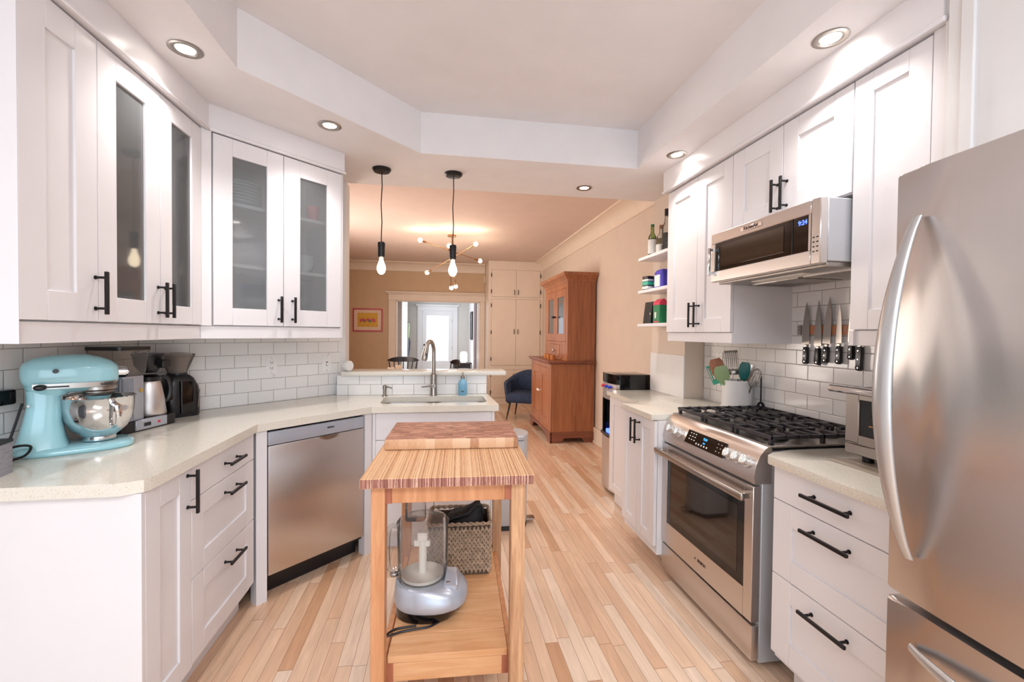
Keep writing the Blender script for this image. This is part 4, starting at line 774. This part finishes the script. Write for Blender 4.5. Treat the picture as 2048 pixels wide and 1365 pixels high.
k = tag(MB().loft([[(x, y, z) for x, y in rrect(-.03, .03, -.035, .035, .012)] for z in (0, .105)]).build('packet', m['purple']), 'dark blue packet behind the banded packet on the middle shelf', 'packet', 'packets on the middle shelf', (1.665, 3.235, 1.7255), 0)
MB().loft([[(x, y, z) for x, y in rrect(-.0306, .0306, -.0356, .0356, .012)] for z in (.04, .062)]).build('green_band', m['teal'], k)
k = tag(MB().loft([[(x, y, z) for x, y in rrect(-.035, .035, -.06, .06, .015)] for z in (0, .115)]+[[(x, y, .135) for x, y in rrect(-.02, .02, -.045, .045, .01)]]).build('packet', m['purple']), 'violet plastic tub with a pale label on the middle shelf', 'packet', 'packets on the middle shelf', (1.622, 3.10, 1.7255), 0)
MB().box(-.037, -.034, -.035, .045, .01, .095).build('label_sticker', m['label'], k)
k = tag(MB().loft([[(x+z*.12, y, z) for x, y in rrect(-.03, .03, -.055, .055, .006)] for z in (0, .006, .16, .168)]).build('storage_box', m['blk']), 'charcoal rectangular box leaning at the left of the lowest shelf', 'box', loc=(1.612, 3.265, 1.4625), rz=.1)
MB().cyl((-.022, -.045, .075), (-.027, -.045, .075), .009).build('round_emblem', m['nickel'], k)
k = thing('coffee_packet', 'green and pink-red carton with a white cup picture on the lowest shelf', 'packet', (1.615, 3.10, 1.4625), 0)
MB().box(-.035, .035, -.05, .05, 0, .135, .002).build('carton', m['green'], k); MB().box(-.0355, .0355, -.0505, .0505, .135, .155, .001).loft([[(x, y, .155) for x, y in rrect(-.035, .035, -.05, .05, .002)], [(x, y, .18) for x, y in rrect(-.004, .004, -.05, .05, .001)]]).build('folded_top', m['pink'], k)
MB().lathe([(0, .036), (.011, .036), (.015, .082), (0, .082)], (0, 0, 0), 12, T(-.036, .012, 0) @ Matrix.Scale(.08, 4, (1, 0, 0))).build('cup_picture', m['label'], k); MB().box(-.0365, -.035, -.035, .035, .006, .016).build('label_band', m['pink'], k)
# ------------------------------------------------------------------ crock and utensils
QX, QY, QZ = 1.805, 2.483, .9155
k = thing('utensil_crock', 'white ceramic crock full of cooking utensils behind the range', 'crock', (QX, QY, QZ))
MB().lathe([(0, 0), (.088, 0), (.092, .006), (.092, .03), (.087, .034), (.087, .175), (.090, .180), (.090, .188), (.084, .188), (.080, .17), (.080, .012), (0, .012)], n=40).build('pot', m['white2'], k)
def uten(name, lab, dx, dy, lean, mat, head, L_=.27, hm=None, r=.005):
    # lean: (toward x, toward y) offset at the top of the handle
    k = thing(name, lab, 'kitchen utensil', (QX+dx, QY+dy, QZ+.02), 0, 'utensils in the white crock')
    v = Vector((lean[0], lean[1], 1)).normalized(); q = Vector((0, 0, 1)).rotation_difference(v).to_matrix().to_4x4()
    M = q; MB(M).cyl((0, 0, 0), (0, 0, L_*.62), r, r*.9, 10).build('handle', m[mat], k)
    b = MB(M @ T(0, 0, L_*.60)); head(b); hd_ = b.build('head', m[hm or mat], k, ang=50)
def flat_head(w_, h_, th=.003, slots=0, rot=0, p=3):
    w_ *= 1.25; h_ *= 1.2
    def f(b):
        b.M = b.M @ R(rot, 'Z')
        if slots:
            n = slots; b.box(-w_, w_, -th, th, 0, h_*.25, .002).box(-w_, w_, -th, th, h_*.9, h_, .001)
            for i in range(n+1): x = -w_+2*w_*i/n; b.box(max(-w_, x-.0035), min(w_, x+.0035), -th, th, h_*.2, h_*.95)
        else:
            pts = [(w_*s_*ww, h_*t) for s_, seq in ((1, ((0, .25), (.12, .5), (.35, .9), (.6, 1), (.85, .92), (1, .6))), (-1, ((1, .6), (.85, .92), (.6, 1), (.35, .9), (.12, .5), (0, .25)))) for t, ww in seq]
            b.prism([(x, z) for x, z in pts], -th, th, R(pi/2, 'X'), b=.001)
    return f
FA = -.65   # heads face the kitchen
uten('slotted_turner', 'teal slotted turner leaning left out of the crock', -.02, .03, (-.10, .62), 'teal', flat_head(.035, .11, .002, 6, FA))
uten('wooden_spoon', 'broad brown wooden spoon at the front left of the crock', -.04, .02, (-.20, .20), 'woodsp', flat_head(.034, .12, .005, 0, FA))
uten('slotted_turner', 'steel slotted fish turner standing tallest in the crock', .01, .03, (.05, .22), 'nickel', flat_head(.032, .13, .0015, 7, FA), .33)
uten('spatula', 'sage green silicone spatula at the front of the crock', -.045, -.01, (-.28, .05), 'sage', flat_head(.034, .10, .005, 0, FA), .24)
uten('spatula', 'dark teal silicone spatula in the middle of the crock', .01, -.01, (.05, -.12), 'dteal', flat_head(.026, .10, .005, 0, FA), .27)
def ladle(b):
    b.lathe([(0, 0), (.02, .002), (.036, .018), (.038, .03), (.036, .03), (.034, .02), (.018, .005), (0, .004)], (.03, 0, .02), 20, R(.9, 'Y'))
    b.cyl((0, 0, 0), (0, 0, .05), .004)
uten('ladle', 'dark steel ladle lying toward the front right of the crock', -.005, -.02, (-.16, -.20), 'steeld', ladle, .22)
def whisk(b):
    for i in range(6):
        a = pi*i/6
        b.tube([(.030*sin(pi*t)*cos(a)*s_, .030*sin(pi*t)*sin(a)*s_, .125*(1-cos(pi*t))/2) for s_, t in [(1, j/10) for j in range(11)]], .0012, 5)
        b.tube([(-.030*sin(pi*t)*cos(a), -.030*sin(pi*t)*sin(a), .125*(1-cos(pi*t))/2) for t in [j/10 for j in range(11)]], .0012, 5)
uten('whisk', 'wire balloon whisk leaning right out of the crock', .02, -.03, (.0, -.52), 'nickel', whisk, .26)
uten('slotted_spoon', 'steel serving spoon standing behind the dark teal spatula', .03, .0, (.18, -.05), 'nickel', flat_head(.022, .09, .002, 0, FA), .27)
k = thing('slotted_spoon', 'black perforated spoon hanging behind the right side of the crock', 'kitchen utensil', (1.885, 2.375, .945))
h_ = MB(R(FA-.3, 'Z')); h_.prism(sup(0, 0, 0, .026, .038, 20, 2) and [(x, y) for x, y, z in sup(0, 0, 0, .024, .040, 20, 2)], -.002, .002, R(pi/2, 'X')); h_.build('head', m['blkp'], k)
h_ = MB(R(FA-.3, 'Z')); [h_.cyl((x, -.0026, z), (x, -.0018, z), .0045, n=10) for x, z in ((0, 0), (-.011, .01), (.011, .01), (-.011, -.01), (.011, -.01), (0, .02), (0, -.02))]; h_.build('holes', m['label'], k)
MB().box(-.004, .004, -.002, .002, .036, .19, .001, R(FA-.3, 'Z')).build('handle', m['blkp'], k)
# ------------------------------------------------------------------ knives
k = thing('knife_rack', 'magnetic wood and steel knife bar on the tiled wall under the cabinets', 'knife rack', (1.9015, 2.115, 1.41), -pi/2)
MB().box(.035, .56, -.014, 0, -.024, .024, .002).build('bar', m['woodsp'], k); MB().box(-.002, .02, -.012, 0, -.026, .026, .004, seg=2).cyl((.009, -.014, 0), (.009, -.0, 0), .006).build('end_bracket', m['nickel'], k)
def knife(lab, y, ztip, zgrip, zend, w_, smooth=False, tilt_=0, rivets=3, short=0):
    k = thing('kitchen_knife', lab, 'knife', (1.883, y, 0), -pi/2, 'knives on the magnetic bar')
    Mx = T(0, 0, 1.41) @ R(tilt_, 'Y') @ T(0, 0, -1.41); n = 12; hb_ = zgrip+.012; pts = []
    for i in range(n+1):
        t = i/n; pts.append((-w_*.55*(1-t**2.2)-.0, hb_+(ztip-hb_)*t))
    for i in range(n, -1, -1):
        t = i/n; pts.append((w_*.45*(1-t**3.2), hb_+(ztip-hb_)*t))
    MB(Mx).prism(pts, -.0012, .0012, T(0, 0, 0) @ R(pi/2, 'X')).build('blade', m['nickel'] if not short else m['nickel'], k)
    MB(Mx).box(-.008, .009, -.006, .006, zgrip-.004, zgrip+.010, .002).build('bolster', m['nickel'], k)
    hp = [(-.010, zgrip-.004), (.012, zgrip-.004), (.012, zgrip-.04), (.010, zend+.03), (.013, zend+.006), (.006, zend), (-.010, zend+.002), (-.015, zend+.014), (-.010, zend+.03), (-.012, (zgrip+zend)/2)] if not smooth else [(-.010, zgrip), (.011, zgrip), (.012, zend), (-.012, zend+.006), (-.017, zend+.02)]
    MB(Mx).prism(hp, -.009, .009, R(pi/2, 'X'), b=.0015).build('handle', m['blkp'], k)
    r_ = MB(Mx)
    for i in range(rivets): z = zend+.014+(zgrip-zend-.035)*(i/max(1, rivets-1) if rivets > 1 else 0); r_.cyl((-.001, -.0098, z), (-.001, -.0088, z), .0028, n=10)
    r_.build('rivet', m['chrome'], k)
knife('wide chef knife hanging at the far left of the magnetic bar', 2.05, 1.555, 1.325, 1.232, .046)
knife('knife with a plain smooth black handle, second on the magnetic bar', 1.975, 1.56, 1.318, 1.232, .044, True, .0, 1)
knife('large chef knife slightly tilted, third on the magnetic bar', 1.92, 1.572, 1.33, 1.245, .046, False, .06)
knife('slim utility knife with three rivets, fourth on the magnetic bar', 1.855, 1.53, 1.335, 1.245, .030)
knife('knife mostly hidden behind the tall cabinet, fifth on the magnetic bar', 1.79, 1.53, 1.34, 1.27, .032, False, 0, 2)
knife('knife at the cabinet end of the bar with only its riveted handle showing', 1.748, 1.52, 1.335, 1.222, .030)
# ------------------------------------------------------------------ dining room
k = thing('chandelier', 'brass sputnik chandelier with bare globe bulbs over the dining table', 'chandelier', (.145, 6.35, DC))
MB().lathe([(0, 0), (.06, 0), (.06, -.02), (.01, -.028), (0, -.028)]).build('canopy', m['brass'], k)
MB().cyl((0, 0, -.02), (0, 0, -.34), .007).ball((0, 0, -.20), .022).ball((0, 0, -.30), .022).build('stem', m['brass'], k)
def onz(x, y, z): return Vector((x-.145, y-6.35, z-DC))
for a, b in ((onz(-.255, 6.1, 2.60), onz(.535, 6.5, 2.43)), (onz(.435, 6.0, 2.555), onz(-.185, 6.65, 2.26)), (onz(.105, 5.95, 2.50), onz(.152, 6.75, 2.06)), (onz(.145, 6.05, 2.46), onz(.222, 6.95, 2.10))):
    d_ = (b-a).normalized(); am = MB().cyl(a, b, .005, n=10)
    for e_, s_ in ((a, 1), (b, -1)): am.cyl(e_-d_*.0*s_, e_+d_*.06*s_, .012, n=12)
    ar = am.build('arm', m['brass'], k)
    for e_, s_ in ((a, -1), (b, 1)):
        MB().ball(e_+d_*s_*.028, .03, 16, 10).build('bulb', m['bulb'], ar)
    for e_, s_ in ((a, -1), (b, 1)): pointl('bulb_glow', e_+d_*s_*.028, 7.5, (1, .84, .68), .035, k)
k = thing('hutch', 'antique stripped-pine hutch with glazed upper doors', 'hutch', (1.365, 6.60, 0), -pi/2)
W = 1.20
lb = MB().box(.0, .03, .0, .565, .12, .99).box(W-.03, W, 0, .565, .12, .99).box(.03, W-.03, .02, .565, .12, .15).box(.03, W-.03, .02, .565, .96, .99).box(.03, W-.03, .54, .565, .15, .96).box(.03, .10, 0, .022, .12, .99, .002).box(W-.10, W-.03, 0, .022, .12, .99, .002).box(.10, W-.10, 0, .022, .93, .99, .002).box(.10, W-.10, 0, .022, .12, .17, .002)
for yy in (.28,): lb.box(W, W+.002, yy-.003, yy+.003, .13, .98)
lb.build('lower_case', m['pine'], k)
ft = MB()
ft.prism([(-.012, 0), (.13, 0), (.14, .03), (.19, .07), (.30, .09), (W/2-.06, .10), (W/2, .085), (W/2+.06, .10), (W-.30, .09), (W-.19, .07), (W-.14, .03), (W-.13, 0), (W+.012, 0), (W+.012, .135), (-.012, .135)], -.012, .010, T(0, -.002, 0) @ R(pi/2, 'X'))
ft.prism([(0, 0), (.14, 0), (.17, .06), (.40, .06), (.44, 0), (.565, 0), (.565, .135), (0, .135)], 0, .022, T(W-.010, 0, 0) @ R(pi/2, 'Z') @ R(pi/2, 'X'))
ft.prism([(0, 0), (.14, 0), (.17, .06), (.40, .06), (.44, 0), (.565, 0), (.565, .135), (0, .135)], 0, .022, T(-.012, 0, 0) @ R(pi/2, 'Z') @ R(pi/2, 'X'))
ft.build('bracket_foot', m['pined'], k)
def pdoor(x0, x1, z0, z1, y, st, gl, kx, kz):
    d_ = MB().box(x0, x0+st, y, y+.022, z0, z1, .002).box(x1-st, x1, y, y+.022, z0, z1, .002).box(x0+st, x1-st, y, y+.022, z0, z0+st, .002).box(x0+st, x1-st, y, y+.022, z1-st, z1, .002)
    if not gl: d_.box(x0+st, x1-st, y+.010, y+.018, z0+st, z1-st)
    o = d_.build('door', m['pine'], k)
    if gl: MB().box(x0+st, x1-st, y+.009, y+.013, z0+st, z1-st).build('glass_pane', m['rwin'], o)
    MB().cyl((kx, y, kz), (kx, y-.02, kz), .007).ball((kx, y-.03, kz), .017).build('knob', m['blk'] if gl else m['white2'], o)
pdoor(.102, .598, .172, .928, -.002, .10, False, .565, .60); pdoor(.602, W-.102, .172, .928, -.002, .10, False, .637, .60)
MB().box(-.03, W+.03, -.03, .568, .99, 1.005, .004).box(-.045, W+.04, -.045, .568, 1.005, 1.03, .008, seg=2).build('ledge', m['pined'], k)
ub = MB().box(0, .025, .205, .565, 1.03, 2.04).box(W-.025, W, .205, .565, 1.03, 2.04).box(.025, W-.025, .545, .565, 1.03, 2.04).box(.025, W-.025, .205, .565, 2.02, 2.04).box(.025, .085, .205, .225, 1.03, 2.04, .002).box(W-.085, W-.025, .205, .225, 1.03, 2.04, .002).box(.085, W-.085, .205, .225, 1.96, 2.04, .002).box(.085, W-.085, .205, .225, 1.03, 1.06, .002).box(.085, W-.085, .205, .225, 1.23, 1.27, .002).box(.085, .38, .208, .225, 1.06, 1.23).box(.82, W-.085, .208, .225, 1.06, 1.23)
for z in (1.25, 1.50, 1.75): ub.box(.025, W-.025, .24, .545, z-.009, z+.009)
ub.box(-.01, W+.01, .19, .565, 1.03, 1.05, .004)
ub.build('upper_case', m['pine'], k)
pdoor(.087, .598, 1.272, 1.958, .203, .10, True, .575, 1.60); pdoor(.602, W-.087, 1.272, 1.958, .203, .10, True, .627, 1.60)
dr = MB().box(.382, .818, .203, .225, 1.062, 1.228, .002).build('drawer', m['pine'], k); MB().cyl((.6, .203, 1.145), (.6, .185, 1.145), .007).ball((.6, .176, 1.145), .018).build('knob', m['chrome'], dr)
cr = MB()
lv = [(0, 2.02, 0), (.012, 2.035, 0), (.014, 2.05, 0), (.04, 2.085, 0), (.07, 2.11, 0), (.075, 2.13, 0), (.075, 2.145, 0)]
cr.loft([[(-o, .205-o, z), (W+o, .205-o, z), (W+o, .568, z), (-o, .568, z)] for o, z, _ in lv])
cr.build('cornice', m['pine'], k, ang=20)
for i, (y, lab) in enumerate(((6.02, 'orange glass votive farthest along the hutch ledge'), (5.86, 'orange glass votive in the middle of the three on the hutch ledge'), (5.66, 'orange glass votive nearest on the hutch ledge'))):
    v = thing('votive_holder', lab, 'candle holder', (1.45, y, 1.0305), 0, 'orange votives on the hutch')
    MB().lathe([(0, 0), (.028, 0), (.034, .015), (.036, .065), (.033, .065), (.030, .016), (0, .01)], n=20).build('glass_cup', m['terra'], v); MB().lathe([(0, .012), (.028, .016), (.028, .04), (0, .04)], n=16).build('candle', m['label'], v)
for i in range(3):
    for j in range(5):
        if i == 2 and j > 2: continue
        o = MB().lathe([(0, 0), (.02, 0), (.035, .05), (.036, .10), (.034, .10), (.032, .05), (0, .006)], n=14).build('drinking_glass', m['plate']) if (i, j) == (0, 0) else o.copy()
        if (i, j) != (0, 0): C.objects.link(o)
        tag(o, 'pale drinking glass on a shelf behind the hutch doors', 'glass', 'glasses inside the hutch', (1.365+.38, 6.60-.16-j*.2-.03, (1.2592, 1.5092, 1.7592)[i]))
# built-in closet
k = thing('built_in_closet', 'cream full-height built-in closet with six doors in the dining room corner', 'closet', (.889, 8.40, 0))
MB().box(0, 1.058, .021, .62, 0, DC-.003).box(0, .055, 0, .021, 0, DC-.003).box(1.0, 1.058, 0, .021, 0, DC-.003).box(.055, 1.0, 0, .021, 2.575, DC-.003).box(.055, 1.0, 0, .021, 2.02, 2.06).box(.055, 1.0, 0, .021, .68, .755).box(.055, 1.0, 0, .021, 0, .14).build('case', m['cream'], k)
for z0, z1, hz, hl in ((2.063, 2.572, 2.15, .09), (.758, 2.017, 1.40, .09), (.143, .677, .55, .09)):
    for x0, x1, s_ in ((.058, .5265, 1), (.5295, .997, -1)):
        d_ = MB().box(x0, x1, -.014, .008, z0, z1, .003).build('door', m['cream'], k)
        hx = .5265-.035 if s_ > 0 else .5295+.035
        MB().tube([(hx, -.014, hz-hl/2), (hx, -.034, hz-hl/4), (hx, -.036, hz), (hx, -.034, hz+hl/4), (hx, -.014, hz+hl/2)], .006, 8).build('handle', m['blk'], d_)
        hgx = x0-.004 if s_ > 0 else x1+.004; q = MB()
        for zz in ([z0+.1, z1-.1] if z1-z0 < 1 else [z0+.12, (z0+z1)/2, z1-.12]): q.box(hgx-.008, hgx+.008, -.02, .0, zz-.035, zz+.035, .002)
        q.build('hinge', m['blk'], d_)
MB().box(.02, 1.04, -.016, 0, 0, .12, .003).build('plinth', m['cream'], k)
# velvet tub chair
k = thing('armchair', 'dark blue velvet tub armchair on thin black legs behind the hutch', 'armchair', (1.36, 7.10, 0), radians(-28))
MB().loft([[(x, y, z) for x, y in rrect(-.26+o, .26-o, -.27+o, .25-o, .08)] for z, o in ((.27, .02), (.29, 0), (.38, 0), (.42, .03), (.425, .06))]).build('seat', m['blue'], k, ang=60)
sh = MB(); rg = []
for i in range(25):
    a = radians(-65+(360-50*2+10)*i/24*1.0) if False else radians(-48+276*i/24)
    ht = .60+.16*max(0, sin(a))**1.5; c_, s_ = cos(a), sin(a); ro, ri = .33, .255
    rg.append([(ri*c_, ri*s_, .27), (ro*c_*.9, ro*s_*.9, .25), (ro*c_, ro*s_, .40), (ro*1.05*c_, ro*1.05*s_, ht-.04), (ro*.98*c_, ro*.98*s_, ht), (ri*1.08*c_, ri*1.08*s_, ht-.005), (ri*1.02*c_, ri*1.02*s_, ht-.05), (ri*.98*c_, ri*.98*s_, .40)])
sh.loft(rg); sh.build('shell', m['blue'], k, ang=70)
for sx_, sy_ in ((-1, -1), (1, -1), (-1, 1), (1, 1)): MB().cyl((.19*sx_, .18*sy_, .26), (.235*sx_, .22*sy_, 0), .016, .009, 12).build('leg', m['blkp'], k)
# dining table and chairs
k = thing('dining_table', 'dark round dining table seen just above the bar ledge', 'table', (-.72, 7.05, 0))
MB().lathe([(0, .705), (.90, .705), (.93, .712), (.93, .728), (.915, .735), (0, .735)], n=56, sx=.72).build('tabletop', m['dwood'], k)
MB().lathe([(0, .06), (.30, .0), (.30, .03), (.06, .10), (.05, .35), (.07, .60), (.16, .705), (0, .705)], n=24).build('pedestal', m['dwood'], k)
def chair(lab, loc, rz, w_=.27, group='dark dining chairs'):
    k = thing('dining_chair', lab, 'chair', loc, rz, group)
    MB().loft([[(x, y, z) for x, y in rrect(-.24, .24, -.22, .22, .08)] for z in (.43, .465)]).build('seat', m['dwood'], k)
    for sx_, sy_ in ((-1, -1), (1, -1), (-1, 1), (1, 1)): MB().cyl((.17*sx_, .16*sy_, .43), (.22*sx_, .21*sy_, 0), .018, .012, 10).build('leg', m['dwood'], k)
    MB().cyl((-.19, -.185, .2), (-.19, .185, .2), .010).cyl((.19, -.185, .2), (.19, .185, .2), .010).cyl((-.19, 0, .2), (.19, 0, .2), .010).build('stretcher', m['dwood'], k)
    cre = MB(); cre.loft([[(x, .21+.07*(1-(x/w_)**2)+oy, .86+.045*(1-(x/w_)**4)*s_+.015*(1-(x/w_)**2)) for oy, s_ in ((-.011, -1), (.011, -1), (.014, 1), (-.008, 1))] for x in [w_*(-1+2*i/18) for i in range(19)]])
    cre.build('crest_rail', m['dwood'], k, ang=50)
    for i in range(7): t_ = -1+2*i/6; MB().cyl((.19*t_, .19, .46), (w_*.86*t_, .20+.07*(1-(.86*t_)**2), .84), .012 if abs(t_) == 1 else .009, n=10).build('spindle', m['dwood'], k)
    return k
chair('dark wooden chair with a wide crest rail behind the faucet side of the table', (-.67, 8.08, 0), 0, .29)
chair('dark wooden chair at the far left, half hidden by the white gadget', (-1.47, 7.35, 0), radians(62), .25)
chair('dark wooden chair turned sideways just right of the faucet', (.02, 7.45, 0), radians(-75), .24)
for i, (x, y, z, lab) in enumerate(((-.66, 7.32, .7355, 'pink card box in front on the dining table'), (-.55, 7.42, .7355, 'taller pale pink card box on the dining table'))):
    tag(MB().box(-.05, .05, -.03, .03, 0, .07+.03*i, .002).build('card_box', m['pinkf'] if False else m['mat']), lab, 'box', 'card boxes on the dining table', (x-.12, y, z), .5)
# picture, chime, hall pieces
k = thing('framed_picture', 'yellow print with a row of red and green figures in a crimson frame', 'picture', (-1.41, 9.048, 1.60))
MB().box(-.28, .28, -.02, 0, .20, .225, .003).box(-.28, .28, -.02, 0, -.225, -.20, .003).box(-.28, -.255, -.02, 0, -.2, .2, .003).box(.255, .28, -.02, 0, -.2, .2, .003).build('frame', m['pinkf'], k)
MB().box(-.255, .255, -.010, 0, -.2, .2).build('mat', m['mat'], k); MB().box(-.19, .19, -.012, -.009, -.135, .14).build('print', m['yellow'], k)
q = MB()
for i, x in enumerate((-.13, -.09, -.045, .005, .05, .10, .13)): q.ball((x, -.0125, -.01+.015*(i % 2)), (.022, .001, .035), 10, 6)
q.build('red_figures', m['pinkf'], k); q = MB()
for x in (-.07, .03, .06): q.ball((x, -.0135, -.02), (.012, .001, .028), 10, 6)
q.build('green_figures', m['green'], k)
tag(MB().box(.858, .884, 9.01, 9.049, 2.39, 2.52, .004).build('door_chime', m['cream']), 'small cream box high on the far wall beside the closet', 'door chime')
k = thing('hall_lamp', 'white rounded table lamp glowing on the hall console', 'lamp', (.565, 11.05, .6305))
MB().loft([sup(0, 0, z, a, a*.8, 24, 3) for z, a in ((.02, .07), (.03, .085), (.20, .09), (.25, .075), (.27, .05))]).build('shade', m['lampg'], k, ang=60); MB().lathe([(0, 0), (.06, 0), (.06, .02), (0, .02)]).build('base', m['white2'], k); pointl('lamp_glow', (0, -.12, .15), 4, (1, .95, .88), .06, k)
k = thing('console_table', 'small dark console table at the end of the hall', 'table', (.53, 11.05, 0))
MB().box(-.22, .225, -.15, .15, .60, .63, .003).build('tabletop', m['dwood'], k); MB().box(-.20, .20, -.135, .135, .50, .60).build('apron', m['dwood'], k)
for sx_ in (-1, 1):
    for sy_ in (-1, 1): MB().box(.185*sx_-.015, .185*sx_+.015, .12*sy_-.015, .12*sy_+.015, 0, .50).build('leg', m['dwood'], k)
k = thing('framed_picture', 'narrow black-framed picture on the right wall of the hall', 'picture', (.758, 10.95, 1.54), -pi/2)
MB().box(-.30, .30, -.03, 0, .31, .34).box(-.30, .30, -.03, 0, -.34, -.31).box(-.30, -.27, -.03, 0, -.31, .31).box(.27, .30, -.03, 0, -.31, .31).build('frame', m['blk'], k); MB().box(-.27, .27, -.012, 0, -.31, .31).build('print', m['gray'], k)
k = thing('hall_ceiling_light', 'round glowing glass ceiling lamp in the hall', 'ceiling light', (-.02, 10.9, 2.33))
MB().lathe([(0, -.001), (.13, -.001), (.13, -.02), (0, -.02)]).build('base', m['nickel'], k); MB().lathe([(.12, -.02), (.125, -.05), (.10, -.09), (.05, -.115), (0, -.12)]).build('glass_bowl', m['lampg'], k); pointl('hall_glow', (0, 0, -.18), 9, (.93, .96, 1), .08, k)
k = thing('hanging_scarf', 'blue and yellow-green scarf hanging at the left side of the hall', 'scarf', (-.79, 11.5, 0))
MB().tube([(0, 0, 1.62), (.01, 0, 1.5), (0, 0, 1.35), (-.005, 0, 1.2)], [.006, .016, .015, .007], 8).build('yellow_end', m['sage'], k); MB().tube([(0, 0, 1.25), (.015, 0, 1.12), (.01, 0, .98), (-.01, 0, .75)], [.007, .020, .017, .008], 8).build('blue_end', m['blue'], k)
MB().cyl((-.05, 0, 1.62), (.02, 0, 1.62), .006).build('hook', m['blk'], k)
tag(MB().loft([[(.745+.012*sin(i*1.9), 10.2-i*.05, z) for i in range(14)]+[(.757, 10.2-i*.05, z) for i in range(13, -1, -1)] for z in (.05, 2.15)]).build('hall_curtain', m['hgray'], ang=60), 'mauve curtain at the right side of the hall opening', 'curtain')
